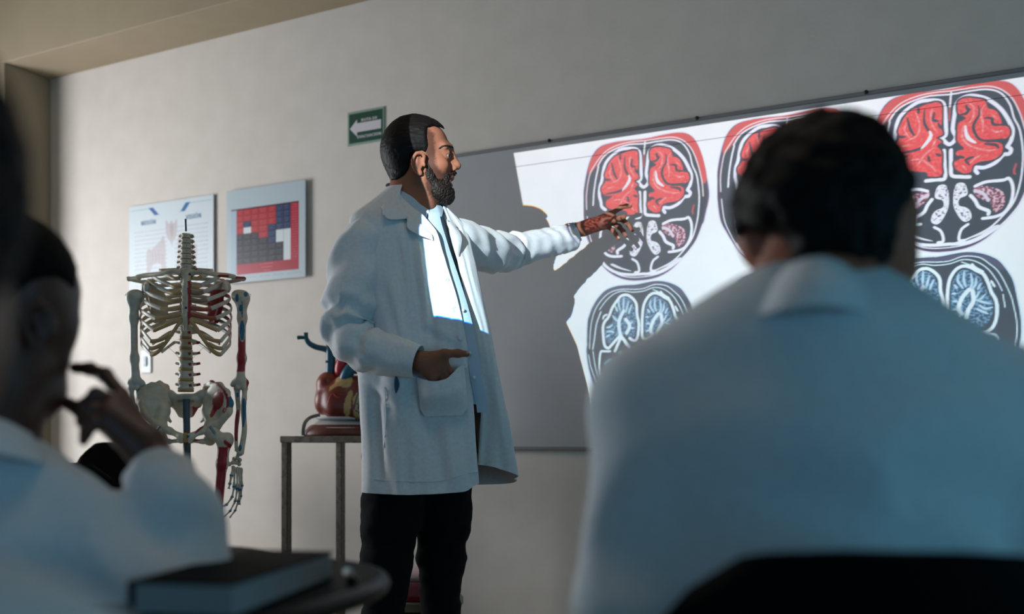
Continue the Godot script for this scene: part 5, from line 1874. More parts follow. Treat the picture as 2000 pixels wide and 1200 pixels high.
# t runs from the near front edge round his right side and back to the far front edge
func coat_ring(row: float, shrink := 0.0, shut := false) -> Array:
	var K := key_at(row)
	var y: float = lp(K[1], row, 0).y
	var c := lp(K[1], row, 0)
	var A: float = K[2] - shrink
	var Bf: float = K[3] - shrink
	var Bb: float = K[4] - shrink
	var low := smoothstep(445.0, 520.0, row)
	var spot := func(deg: float) -> Vector3:
		var a := deg_to_rad(deg)
		var lat := A * sin(a)
		var fwd := (Bf if cos(a) > 0 else Bb) * cos(a)
		return Vector3(c.x + 0.7071 * (lat + fwd), y, c.z + 0.7071 * (fwd - lat))
	var pts := []
	if shut:
		for k in COAT_COLS: pts.append(spot.call(360.0 * k / COAT_COLS))
		return pts
	var en := lp(K[5], row, K[6])
	var ef := lp(K[7], row, K[8])
	en.y = y
	ef.y = y
	var outer := lp(K[9], row, K[10])
	outer.y = y
	var fl: Vector3 = spot.call(48)
	fl = fl.lerp(outer, low)
	var side_l: Vector3 = spot.call(90)
	side_l = side_l.lerp(outer + Vector3(-0.028, 0, -0.11), low)
	var ctrl := [en, en.lerp(spot.call(-42), 0.55), spot.call(-48), spot.call(-75), spot.call(-105), spot.call(-135), spot.call(-170), spot.call(155), spot.call(122), side_l, fl, fl.lerp(ef, 0.5) + Vector3(0.004, 0, 0.010) * low, ef]
	pts = curve(ctrl, COAT_COLS)
	return pts

func coat_point(row: float, pts: Array, j: int, v: float) -> Vector3:
	var t := float(j) / COAT_COLS
	var a: Vector3 = pts[maxi(j - 1, 0)]
	var b: Vector3 = pts[mini(j + 1, COAT_COLS)]
	var n := Vector3(b.z - a.z, 0, a.x - b.x).normalized() * -1.0
	var amp := 0.011 + 0.019 * smoothstep(0.35, 1.0, v)
	var fold := coat_noise.get_noise_2d(t * 16.0, v * 2.2) * amp
	# pulls from the near armpit and across the belly
	fold += 0.009 * sin(t * 44.0 + v * 5.0) * smoothstep(0.12, 0.3, v) * smoothstep(0.75, 0.35, v) * smoothstep(0.02, 0.12, t) * smoothstep(0.34, 0.2, t)
	fold *= smoothstep(0.0, 0.10, v)
	if t < 0.42 and pts[j].z > -0.05:
		var q := lp_back(pts[j])
		for f in coat_folds:
			var a2 := Vector2(f[0], f[1])
			var ax := (Vector2(f[2], f[3]) - a2)
			var al := (q - a2).dot(ax) / ax.length_squared()
			if al < -0.15 or al > 1.15: continue
			var sd := (q - a2).cross(ax.normalized())
			var w: float = f[5]
			fold += f[4] * smoothstep(-0.15, 0.15, al) * smoothstep(1.15, 0.8, al) * (exp(-pow(sd / w, 2)) - 0.6 * exp(-pow((sd - 1.6 * w) / w, 2)))
	var p: Vector3 = pts[j] + n * fold
	var lift := 0.068 * smoothstep(0.70, 1.0, t) * smoothstep(0.55, 1.0, v)
	p.y += lift - 0.012 * sin(PI * clampf(t * 2.4, 0, 1)) * smoothstep(0.8, 1.0, v) + 0.018 * smoothstep(0.05, 0.0, t) * smoothstep(0.9, 1.0, v)
	return p

func coat_rows() -> Array:
	var rows := []
	for i in 97:
		var v := i / 96.0
		var row := lerpf(372, 952, v)
		var pts := coat_ring(row)
		var out := []
		for j in COAT_COLS + 1: out.append(coat_point(row, pts, j, v))
		rows.append(out)
	return rows

# the place on the near half of the coat that the class sees at a picture point, moved out by off
func on_coat(rows: Array, px: float, py: float, off: float) -> Vector3:
	var best := 1e9
	var p := Vector3.ZERO
	var mid := int((py - 372.0) / 580.0 * 96.0)
	for i in range(clampi(mid - 14, 0, 96), clampi(mid + 15, 1, 97)):
		for j in range(0, 51):
			var q: Vector3 = rows[i][j]
			if q.z < -0.02: continue
			var s := lp_back(q)
			var e := absf(s.x - px) + absf(s.y - py)
			if e < best:
				best = e
				p = q
	return lp(px, py, p.z + off)

func build_lecturer() -> void:
	lect_root = at(815, 858, LECT_D)
	lect_root.y = 0
	coat_noise.seed = 3
	coat_noise.frequency = 0.42
	coat_noise.fractal_octaves = 3
	var man := thing("person", "bearded man in a white lab coat pointing at the first projected brain scan", "person", lect_root, YAW)
	var skin_c := lin(146, 97, 77)
	var dark_hair := lin(16, 14, 14)
	var skin := vpaint(0.62, 0.25)
	skin.subsurf_scatter_enabled = true
	skin.subsurf_scatter_strength = 0.08
	skin.heightmap_enabled = true
	skin.heightmap_texture = noise_tex(0.12, Color.BLACK, Color.WHITE, 256, 61, 3)
	skin.heightmap_scale = 0.02
	tri(skin, 7.0, false)
	var pore := FastNoiseLite.new()
	pore.seed = 12
	pore.frequency = 160.0
	var face := face_blobs()
	for s in [-1.0, 1.0]: face.append_array(ear_blobs(s))
	face.append(cap(lp(803, 345, -0.005), lp(797, 415, 0.0), 0.060, 0.066, 0.03))
	face.append(cap(lp(826, 372, 0.0), lp(822, 412, 0.012), 0.036, 0.045, 0.03))
	var stubble := PackedVector2Array([Vector2(832, 250), Vector2(847, 262), Vector2(849, 300), Vector2(850, 322), Vector2(862, 338), Vector2(880, 340), Vector2(892, 338), Vector2(892, 400), Vector2(850, 396), Vector2(834, 370), Vector2(833, 330), Vector2(833, 300)])
	var head_tint := func(p: Vector3) -> Color:
		var q := lp_back(p)
		var c := skin_c
		var n := pore.get_noise_3dv(p)
		c = c.lerp(c * Color(1.12, 0.9, 0.86), clampf(0.5 - Vector2(q.x - 868, q.y - 324).length() / 36.0, 0, 0.4))
		var d := poly_d(q, stubble)
		c = c.lerp(dark_hair * 1.6, clampf(0.55 + n * 0.5 - d * 0.12, 0, 0.72) if d < 5 else 0.0)
		if q.x > 872 and q.y > 343 and q.y < 367 and absf(p.z) < 0.024: c = lin(150, 84, 76)
		if q.x > 868 and absf(q.y - 304) < 5.5 and absf(absf(p.z) - 0.031) < 0.011 and q.x > 890: c = lin(205, 196, 190)
		return c
	var body := new_st()
	nets(body, face, 0.003, head_tint)
	# trunk and limbs under the clothes
	var core := []
	core.append(cap(lp(797, 410, 0), lp(800, 450, 0), 0.055, 0.066, 0.05))
	core.append(cap(lp(760, 478, 0.04), lp(848, 478, -0.06), 0.07, 0.062, 0.06))
	core.append(cap(lp(805, 500, 0.01), lp(825, 700, 0.02), 0.11, 0.125, 0.05))
	core.append(cap(lp(825, 700, 0.02), lp(825, 880, 0.0), 0.12, 0.105, 0.05))
	core.append(cap(lp(760, 475, 0.05), lp(704, 500, 0.130), 0.05, 0.045, 0.03))
	core.append(cap(lp(704, 500, 0.130), lp(692, 648, 0.172), 0.042, 0.028, 0.02))
	core.append(cap(lp(692, 648, 0.172), lp(760, 692, 0.212), 0.028, 0.028, 0.02))
	core.append(cap(lp(760, 692, 0.212), lp(805, 703, 0.226), 0.03, 0.027, 0.02))
	core.append(cap(lp(860, 460, -0.06), lp(915, 462, -0.13), 0.05, 0.042, 0.03))
	core.append(cap(lp(915, 462, -0.13), lp(988, 486, -0.39), 0.042, 0.036, 0.02))
	core.append(cap(lp(988, 486, -0.39), lp(1060, 473, -0.487), 0.036, 0.03, 0.02))
	core.append(cap(lp(1060, 473, -0.487), lp(1108, 459, -0.552), 0.03, 0.026, 0.02))
	core.append(cap(lp(1108, 459, -0.552), lw(1133, 449, 0.243), 0.026, 0.026, 0.02))
	core.append(cap(lp(772, 900, 0.05), lp(758, 1100, 0.06), 0.07, 0.05, 0.03))
	core.append(cap(lp(758, 1100, 0.06), lp(748, 1380, 0.03), 0.05, 0.035, 0.02))
	core.append(cap(lp(866, 900, -0.05), lp(862, 1095, -0.04), 0.07, 0.05, 0.03))
	core.append(cap(lp(862, 1095, -0.04), lp(862, 1380, -0.08), 0.05, 0.035, 0.02))
	nets(body, core, 0.014, func(_p): return skin_c)
	# near hand: thumb outside, fingers in the pocket
	var rows := coat_rows()
	var rw := on_coat(rows, 816, 704, 0.034)
	var rk := []
	for q in [[868, 706], [864, 719], [856, 731], [845, 740]]: rk.append(on_coat(rows, q[0], q[1], 0.032))
	var rf := []
	for i in 4:
		var c := []
		for q in [[868 - i * 5, 706 + i * 11, 0.032], [880 - i * 7, 728 + i * 8, 0.026], [882 - i * 8, 752 + i * 6, 0.02], [878 - i * 8, 768 + i * 4, 0.018]]: c.append(on_coat(rows, q[0], q[1], q[2]))
		c[0] = rk[i]
		rf.append(c)
	var rt := [on_coat(rows, 838, 700, 0.036), on_coat(rows, 868, 691, 0.040), on_coat(rows, 894, 690.5, 0.034), on_coat(rows, 912, 692.5, 0.024)]
	rt[3].z = rt[2].z - 0.004
	nets(body, hand_blobs(rw + Vector3(-0.06, 0.012, -0.012), rw, rk, rf, rt), 0.0026, func(p): return skin_c * (0.94 + 0.1 * pore.get_noise_3dv(p * 0.4)))
	# far hand: index stretched to the scan, the others bent
	var wr := lw(1135, 448, 0.238)
	var lk := [lw(1193, 418, 0.168), lw(1197, 426, 0.163), lw(1193, 434, 0.167), lw(1184, 441, 0.176)]
	var lf := [
		[lk[0], lw(1212, 406, 0.148), lw(1223, 402.5, 0.138), lw(1231, 403, 0.131)],
		[lk[1], lw(1217, 430, 0.142), lw(1228, 440, 0.139), lw(1235, 450, 0.145)],
		[lk[2], lw(1209, 443, 0.152), lw(1217, 452, 0.150), lw(1222, 461, 0.156)],
		[lk[3], lw(1197, 450, 0.166), lw(1203, 458, 0.164), lw(1208, 466, 0.168)]]
	var lt := [lw(1152, 438, 0.226), lw(1180, 432, 0.205), lw(1201, 429, 0.19), lw(1219, 424, 0.178)]
	nets(body, hand_blobs(lw(1112, 452, 0.268), wr, lk, lf, lt), 0.0027, func(p): return skin_c * (0.94 + 0.1 * pore.get_noise_3dv(p * 0.4)))
	part(man, "body", done(body), skin)
	var nail_m := paint(Color8(190, 140, 124), 0.3)
	nail(man, rt[3], rt[2], Vector3(0, 0.6, 1), 0.0085, nail_m)
	nail(man, lf[0][3], lf[0][2], Vector3(0, 1, 0.6), 0.0078, nail_m)
	for i in [1, 2, 3]: nail(man, lf[i][3], lf[i][2], Vector3(0.5, 0.2, 1), 0.0076, nail_m)
	# eyes
	for s in [-1.0, 1.0]:
		var e := part(man, "eye", lathe_mesh([Vector2(0, -0.0121), Vector2(0.006, -0.0105), Vector2(0.0105, -0.006), Vector2(0.0121, 0), Vector2(0.0105, 0.006), Vector2(0.006, 0.0105), Vector2(0, 0.0121)], 20, Transform3D(Basis.IDENTITY, lp(871.2, 304, s * 0.031))), paint(Color8(150, 138, 130), 0.2))
		part(e, "iris", nets_mesh([egg(lp(877.2, 304.2, s * 0.0335), Vector3(0.0046, 0.0062, 0.0062), 0.001)], 0.0014), paint(Color8(26, 15, 10), 0.1))
		var br := []
		var bp := curve([on_face(face, 857, 291, s), on_face(face, 864, 286, s), on_face(face, 872, 284.5, s), on_face(face, 879, 286, s), lp(884.0, 289.5, s * 0.012)], 10)
		for k in 10: br.append(cap(bp[k], bp[k + 1], lerpf(0.0014, 0.0032, k / 10.0), lerpf(0.0016, 0.0034, k / 10.0), 0.003))
		part(man, "eyebrow", nets_mesh(br, 0.0018, null, func(p, d): return d + pore.get_noise_3dv(p * 2.0) * 0.0012), paint(Color8(20, 15, 13), 0.8))
	part(man, "teeth", nets_mesh([egg(lp(876, 353.5, 0), Vector3(0.008, 0.0034, 0.015), 0.002)], 0.0018), paint(Color8(205, 198, 190), 0.25))
	# hair, swept back
	var hairline := PackedVector2Array([Vector2(700, 150), Vector2(880, 150), Vector2(878, 250), Vector2(872, 257), Vector2(862, 250), Vector2(846, 245), Vector2(834, 249), Vector2(834, 266), Vector2(837, 284), Vector2(833, 304), Vector2(829, 300), Vector2(824, 295), Vector2(810, 297), Vector2(803, 308), Vector2(800, 328), Vector2(791, 343), Vector2(776, 352), Vector2(764, 354), Vector2(754, 344), Vector2(740, 330), Vector2(700, 300)])
	var hb := []
	for o: Blob in skull_blobs():
		hb.append(egg(o.a + Vector3(-0.003, 0.004, 0), o.rad + Vector3(0.009, 0.0105, 0.0085), 0.03))
	hb.append(cap(lp(806, 330, 0), lp(800, 362, 0.0), 0.062, 0.0625, 0.03))
	var strand := FastNoiseLite.new()
	strand.seed = 9
	strand.frequency = 1.0
	var hair_bump := func(p: Vector3, d: float) -> float:
		if d > 0.013: return d
		var q := lp_back(p)
		var e := poly_d(q, hairline) * 0.00155
		var a := atan2(p.y - 1.75, absf(p.z) + 0.001)
		var ridge := strand.get_noise_2d(a * 26.0, p.x * 9.0) * 0.0028
		var k := 0.012
		var dd := d + ridge
		var h := maxf(k - absf(dd - e), 0.0) / k
		return maxf(dd, e) + h * h * k * 0.25
	var hair_m := paint(Color8(15, 13, 13), 0.55, 0.0, 0.3)
	part(man, "hair", nets_mesh(hb, 0.0032, null, hair_bump), hair_m)
	# beard and moustache
	var bb := []
	for s in [-1.0, 1.0]:
		bb.append(cap(lp(838, 318, s * 0.057), lp(838, 345, s * 0.054), 0.004, 0.011, 0.02))
		bb.append(cap(lp(838, 345, s * 0.054), lp(856, 372, s * 0.036), 0.011, 0.019, 0.02))
		bb.append(cap(lp(856, 372, s * 0.036), lp(870, 382, s * 0.014), 0.021, 0.022, 0.02))
		bb.append(cap(lp(864, 354, s * 0.032), lp(867, 366, s * 0.028), 0.008, 0.012, 0.02))
		bb.append(cap(lp(870, 345, s * 0.03), lp(872, 360, s * 0.028), 0.0085, 0.010, 0.012))
		bb.append(cap(lp(874, 343, s * 0.026), lp(885.5, 339, s * 0.004), 0.0065, 0.0068, 0.01))
	bb.append(egg(lp(868, 385, 0), Vector3(0.025, 0.02, 0.032), 0.02))
	bb.append(egg(lp(876, 373, 0), Vector3(0.0155, 0.011, 0.018), 0.01))
	bb.append(egg(lp(886, 355.5, 0), Vector3(0.02, 0.0075, 0.018), 0.008, Basis.IDENTITY, Color.WHITE, true))
	var curl := FastNoiseLite.new()
	curl.seed = 17
	curl.frequency = 200.0
	curl.fractal_octaves = 2
	var beard_bump := func(p: Vector3, d: float) -> float:
		if d > 0.02: return d
		return d + curl.get_noise_3dv(p) * 0.005
	part(man, "beard", nets_mesh(bb, 0.0021, null, beard_bump), paint(Color8(36, 28, 25), 0.55, 0.0, 0.35))
	dress_lecturer(man, rows)

func cloth(c: Color, weave_seed := 71) -> StandardMaterial3D:
	var m := paint(c, 0.85, 0.0, 0.2)
	m.albedo_texture = noise_tex(0.05, Color(0.93, 0.93, 0.93), Color(1, 1, 1), 256, weave_seed, 4)
	m.rim_enabled = true
	m.rim = 0.25
	m.heightmap_enabled = true
	m.heightmap_texture = noise_tex(0.2, Color.BLACK, Color.WHITE, 256, weave_seed + 1, 3)
	m.heightmap_scale = 0.03
	return tri(m, 5.0, false)

func add_sleeve(st: SurfaceTool, keys: Array, n: int, creases: Array, seed_: int) -> void:
	# keys: [place, radius]; creases: [centre along 0..1, spread, depth]
	var path := curve(keys.map(func(k): return k[0]), n)
	var radii := curve(keys.map(func(k): return float(k[1])), n)
	var rows := tube_rows(path, radii, 40)
	var nz := FastNoiseLite.new()
	nz.seed = seed_
	nz.frequency = 1.0
	for i in n + 1:
		var v := float(i) / n
		for j in 40:
			var out: Vector3 = (rows[i][j] - path[i]).normalized()
			var a := TAU * j / 40.0
			var f := nz.get_noise_3d(cos(a) * 1.1, sin(a) * 1.1, v * 7.0) * 0.007
			for c in creases:
				var w := exp(-pow((v - c[0]) / c[1], 2.0))
				f += w * c[2] * sin(v * c[3] + sin(a + c[4]) * 2.2 + nz.get_noise_2d(a, v * 3.0) * 2.0)
			f *= smoothstep(1.0, 0.93, v)
			rows[i][j] += out * f
	# the cuff turns in
	var r2 := []
	var r3 := []
	for j in 40:
		r2.append(path[n] + (rows[n][j] - path[n]) * 0.94)
		r3.append(path[n - 5] + (rows[n - 5][j] - path[n - 5]) * 0.88)
	add_grid(st, rows, true, true)
	st.set_smooth_group(2)
	add_grid(st, [rows[n], r2, r3], true, true)

func dress_lecturer(man: Node3D, rows: Array) -> void:
	var white := cloth(Color8(222, 226, 230))
	var coat := new_st()
	closed_sheet(coat, rows, 0.0035, null, true)
	# sleeves
	add_sleeve(coat, [[lp(772, 454, 0.04), 0.05], [lp(733, 455, 0.09), 0.068], [lp(707, 487, 0.125), 0.077], [lp(694, 545, 0.148), 0.077], [lp(683, 600, 0.16), 0.073], [lp(679, 646, 0.17), 0.070], [lp(705, 677, 0.19), 0.065], [lp(745, 690, 0.21), 0.060], [lp(785, 699, 0.225), 0.053], [lp(817, 707, 0.235), 0.047]], 64, [[0.50, 0.09, 0.014, 60.0, 0.6], [0.25, 0.12, 0.008, 34.0, 2.0], [0.68, 0.09, 0.007, 64.0, 4.0]], 5)
	add_sleeve(coat, [[lp(862, 458, -0.03), 0.05], [lp(896, 468, -0.09), 0.064], [lp(928, 481, -0.17), 0.068], [lp(962, 492, -0.28), 0.066], [lp(992, 492, -0.39), 0.062], [lp(1020, 485, -0.43), 0.057], [lp(1060, 476, -0.485), 0.051], [lp(1095, 469, -0.535), 0.048], [lp(1118, 465, -0.565), 0.046]], 56, [[0.38, 0.16, 0.009, 46.0, 1.0], [0.55, 0.08, 0.007, 70.0, 3.0], [0.8, 0.1, 0.003, 80.0, 0.5]], 15)
	var c := part(man, "lab_coat", done(coat), white)
	# collar and lapels
	var leaf := func(inner: Array, outer: Array, n: int, thick: float, called: String):
		var a := curve(inner, n)
		var b := curve(outer, n)
		var g := []
		for i in 9:
			var f := i / 8.0
			var r := []
			for k in n + 1: r.append(a[k].lerp(b[k], f) + Vector3(0.1, 0.25, 1.0).normalized() * sin(PI * f) * 0.004)
			g.append(r)
		var st := new_st()
		closed_sheet(st, g, thick)
		part(c, called, done(st), white)
	var oc := func(px, py, off): return on_coat(rows, px, py, off)
	leaf.call([lp(801, 358, -0.085), lp(772, 356, -0.066), lp(753, 361, -0.022), lp(766, 378, 0.045), oc.call(783, 398, 0.008), oc.call(801, 420, 0.008)], [lp(806, 386, -0.122), lp(764, 386, -0.102), lp(737, 390, -0.035), oc.call(746, 408, 0.016), oc.call(758, 427, 0.016), oc.call(797, 427, 0.012)], 24, -0.004, "collar")
	leaf.call([oc.call(799, 418, 0.007), oc.call(812, 430, 0.008), oc.call(827, 442, 0.008), oc.call(843, 457, 0.006)], [oc.call(795, 430, 0.015), oc.call(797, 446, 0.016), oc.call(817, 458, 0.014), oc.call(846, 470, 0.006)], 14, -0.004, "lapel")
	leaf.call([lp(856, 398, -0.035), lp(861, 410, -0.015), lp(868, 424, 0.012), lp(876, 440, 0.036)], [lp(872, 402, -0.07), lp(879, 416, -0.05), lp(883, 428, -0.03), lp(893, 444, 0.004)], 12, 0.004, "collar")
	leaf.call([lp(871, 430, 0.036), lp(878, 446, 0.054), lp(884, 466, 0.072), lp(891, 496, 0.096)], [lp(893, 446, 0.02), lp(899, 456, 0.035), lp(902, 470, 0.056), lp(897, 500, 0.095)], 12, 0.004, "lapel")
	# pocket with the hand in it
	var pk := []
	for i in 15:
		var f := i / 14.0
		var r := []
		for k in 19:
			var u := k / 18.0
			var left := 816.0 + 6.0 * f
			var rightx := 905.0 + 8.0 * f
			var topy := 737.0 + 8.0 * sin(PI * clampf(u / 0.72, 0, 1)) - 24.0 * smoothstep(0.62, 1.0, u)
			var boty := 814.0 - 3.0 * u - 14.0 * (smoothstep(0.10, 0.0, u) + smoothstep(0.86, 1.0, u))
			var px := lerpf(left, rightx, u)
			var py := lerpf(topy, boty, f)
			var bulge := 0.006 + 0.046 * (1.0 - 0.75 * smoothstep(0.35, 1.0, f)) * pow(sin(PI * clampf(u * 0.95 + 0.02, 0, 1)), 0.6)
			r.append(on_coat(rows, px, py, bulge))
		pk.append(r)
	var pst := new_st()
	closed_sheet(pst, pk, 0.003)
	part(c, "pocket", done(pst), white)
	# breast pocket on the far side, side slit, buttons
	var slit := []
	for i in 9:
		var r := []
		for k in 5:
			var f := i / 8.0
			var half := 4.8 * sin(PI * clampf(f * 0.94 + 0.03, 0, 1))
			r.append(on_coat(rows, 773 + 2.0 * sin(PI * f) + (k / 4.0 - 0.5) * 2.0 * half, 733 + f * 36.0, 0.0025))
		slit.append(r)
	var sst := new_st()
	closed_sheet(sst, slit, 0.001)
	part(c, "side_slit", done(sst), paint(Color8(52, 84, 108), 0.8))
	var seam := new_st()
	var sp := []
	for k in 26: sp.append(on_coat(rows, 750 + 4.0 * sin(k * 0.2), 745 + k * 8.0, 0.0012))
	add_tube(seam, sp, [0.0011], 6)
	var sp2 := []
	for k in 30: sp2.append(on_coat(rows, lerpf(716, 934, k / 29.0), 936.0 + 5.0 * sin(PI * k / 29.0) - 14.0 * smoothstep(0.6, 1.0, k / 29.0), 0.0012))
	add_tube(seam, sp2, [0.0011], 6)
	part(c, "seam", done(seam), white)
	var pearl := paint(Color8(214, 220, 224), 0.25)
	for q in [[873, 548], [887, 604], [899, 660], [909, 716]]:
		var at_c := on_coat(rows, q[0], q[1], 0.002)
		part(c, "button", lathe_mesh([Vector2(0, 0.0015), Vector2(0.004, 0.0014), Vector2(0.0066, 0.0022), Vector2(0.0076, 0.001), Vector2(0.0075, -0.001), Vector2(0, -0.001)], 18, Transform3D(Basis(Vector3.RIGHT, PI / 2).rotated(Vector3.UP, 0.6), at_c)), pearl)
	# shirt
	var stripes := Image.create(256, 8, false, Image.FORMAT_RGBA8)
	stripes.fill(Color8(150, 184, 208))
	for k in 32: stripes.fill_rect(Rect2i(k * 8, 0, 3, 8), Color8(232, 238, 242))
	stripes.generate_mipmaps()
	var sm := cloth(Color8(235, 238, 242), 81)
	sm.uv1_triplanar = false
	sm.uv1_scale = Vector3(7, 1, 1)
	sm.heightmap_enabled = false
	sm.albedo_texture = ImageTexture.create_from_image(stripes)
	var sr := []
	for i in 49:
		var f := i / 48.0
		var ring := coat_ring(lerpf(372, 792, f), 0.024 + 0.008 * f, true)
		ring.append(ring[0])
		sr.append(ring)
	var shirt_st := new_st()
	closed_sheet(shirt_st, sr, 0.002)
	var shirt := part(man, "shirt", done(shirt_st), sm)
	var band := func(a: Array, b: Array, called: String, n := 18):
		var ca := curve(a, n)
		var cb := curve(b, n)
		var g := []
		for i in 7:
			var r := []
			for k in n + 1: r.append(ca[k].lerp(cb[k], i / 6.0) + Vector3(0.2, 0.1, 1).normalized() * sin(PI * i / 6.0) * 0.003)
			g.append(r)
		var st := new_st()
		closed_sheet(st, g, -0.002)
		var o := part(shirt, called, done(st), sm)
		return o
	band.call([lp(806, 357, -0.078), lp(775, 357, -0.056), lp(758, 363, -0.012), lp(778, 377, 0.042), lp(806, 391, 0.063), lp(824, 401, 0.066), lp(838, 410, 0.062)], [lp(806, 378, -0.1), lp(768, 376, -0.075), lp(750, 380, -0.015), lp(772, 396, 0.062), lp(796, 418, 0.09), lp(814, 434, 0.104), lp(830, 430, 0.098)], "shirt_collar")
	band.call([lp(838, 410, 0.058), lp(846, 408, 0.046), lp(853, 401, 0.02), lp(852, 392, -0.02)], [lp(836, 432, 0.095), lp(846, 432, 0.085), lp(862, 424, 0.055), lp(866, 408, 0.0)], "shirt_collar")
	var pl := []
	for i in 33:
		var f := i / 32.0
		var rr := lerpf(416, 806, f)
		var K := key_at(minf(rr, 790))
		var cx := lerpf(843, 0, 0.0)
		cx = lerp_list([842.0, 860.0, 882.0, 902.0, 917.0, 927.0, 940.0], f)
		var z: float = lerp_list([0.092, 0.118, 0.148, 0.168, 0.176, 0.172, 0.15], f)
		var r := []
		for k in 6: r.append(lp(cx - 6 + k * 4.2 - 2.0 * f, rr, z - 0.0022 * k * k * 0.25))
		pl.append(r)
	var pst2 := new_st()
	closed_sheet(pst2, pl, 0.003)
	part(shirt, "button_band", done(pst2), sm)
	for q in [[836, 414, 0.09], [815, 426, 0.108], [905, 606, 0.174], [918, 690, 0.18], [926, 738, 0.176]]:
		part(shirt, "button", lathe_mesh([Vector2(0, 0.0012), Vector2(0.0046, 0.0016), Vector2(0.0052, 0), Vector2(0, -0.001)], 16, Transform3D(Basis(Vector3.RIGHT, PI / 2).rotated(Vector3.UP, 0.5), lp(q[0], q[1], q[2]))), pearl)
	var cuff := new_st()
	add_tube(cuff, [lp(1108, 459, -0.548), lp(1120, 456, -0.568), lw(1128, 452, 0.248)], [0.037, 0.037, 0.036], 28, Vector3.ZERO, false)
	part(shirt, "cuff", done(cuff), sm)
	# trousers
	var tb := []
	tb.append(cap(lp(775, 890, 0.05), lp(764, 1010, 0.06), 0.098, 0.086, 0.05))
	tb.append(cap(lp(764, 1010, 0.06), lp(754, 1110, 0.06), 0.086, 0.071, 0.03))
	tb.append(cap(lp(754, 1110, 0.06), lp(742, 1400, 0.03), 0.070, 0.055, 0.03))
	tb.append(cap(lp(866, 890, -0.05), lp(868, 1010, -0.04), 0.098, 0.079, 0.05))
	tb.append(cap(lp(868, 1010, -0.04), lp(862, 1095, -0.035), 0.079, 0.066, 0.03))
	tb.append(cap(lp(862, 1095, -0.035), lp(860, 1400, -0.08), 0.066, 0.054, 0.03))
	tb.append(cap(lp(800, 850, 0.02), lp(850, 850, -0.02), 0.12, 0.12, 0.05))
	var crease := FastNoiseLite.new()
	crease.seed = 27
	crease.frequency = 7.0
	crease.fractal_octaves = 3
	var jeans := func(p: Vector3, d: float) -> float:
		return d + crease.get_noise_3d(p.x, p.y * 2.2, p.z) * 0.010
	part(man, "trousers", nets_mesh(tb, 0.009, null, jeans), cloth(Color8(14, 15, 20), 91))
	for s in [[742, 1400, 0.03], [860, 1400, -0.08]]:
		var f := lp(s[0], s[1], s[2])
		var dir := Vector3(0.8, 0, 0.45).normalized()
		var shoe := []
		f.y = 0.0
		shoe.append(cap(f + Vector3(0, 0.05, 0) - dir * 0.05, f + Vector3(0, 0.045, 0) + dir * 0.06, 0.045, 0.042, 0.03))
		shoe.append(egg(f + Vector3(0, 0.032, 0) + dir * 0.13, Vector3(0.06, 0.03, 0.045), 0.03, Basis(Vector3.UP, -0.5)))
		part(man, "shoe", nets_mesh(shoe, 0.009), paint(Color8(18, 16, 16), 0.4))

# ---------------------------------------------------------------- the students
func rel(root: Vector3, px: float, py: float, d: float) -> Vector3:
	return back_turn * (at(px, py, d) - root)

func seated_legs(b: Array, hip: Vector3, knee_reach: float) -> void:
	for s in [-1.0, 1.0]:
		b.append(cap(hip + Vector3(s * 0.09, 0, 0), hip + Vector3(s * 0.13, -0.02, -knee_reach), 0.085, 0.06, 0.05))
		b.append(cap(hip + Vector3(s * 0.13, -0.02, -knee_reach), hip + Vector3(s * 0.14, -hip.y + 0.09, -knee_reach - 0.02), 0.058, 0.042, 0.03))
		b.append(cap(hip + Vector3(s * 0.14, -hip.y + 0.05, -knee_reach), hip + Vector3(s * 0.15, -hip.y + 0.04, -knee_reach - 0.17), 0.045, 0.035, 0.03))

func fuzzy(seed_: int, freq: float, amp: float) -> Callable:
	var n := FastNoiseLite.new()
	n.seed = seed_
	n.frequency = freq
	n.fractal_octaves = 2
	return func(p: Vector3, d: float) -> float: return d + n.get_noise_3dv(p) * amp if d < 0.05 else d

# cloth that hangs in soft folds; creases: lists of places with a depth that press a furrow into it
func folds(seed_: int, amp: float, creases: Array) -> Callable:
	var n := FastNoiseLite.new()
	n.seed = seed_
	n.frequency = 4.0
	n.fractal_octaves = 2
	var caps := []
	for c in creases:
		for k in c.size() - 1: caps.append(cap(c[k], c[k + 1], 0.0, 0.0))
	return func(p: Vector3, d: float) -> float:
		if absf(d) > 0.05: return d
		var e := d + n.get_noise_3d(p.x * 0.8, p.y * 1.6, p.z) * amp
		var best := 0.2
		for o: Blob in caps: best = minf(best, blob_d(o, p))
		if best < 0.16: e += 0.022 * exp(-best * best / 0.0016) - 0.006 * exp(-pow(best - 0.08, 2) / 0.0012)
		return e

func build_students() -> void:
	student_back()
	student_thinker()
	student_edge()

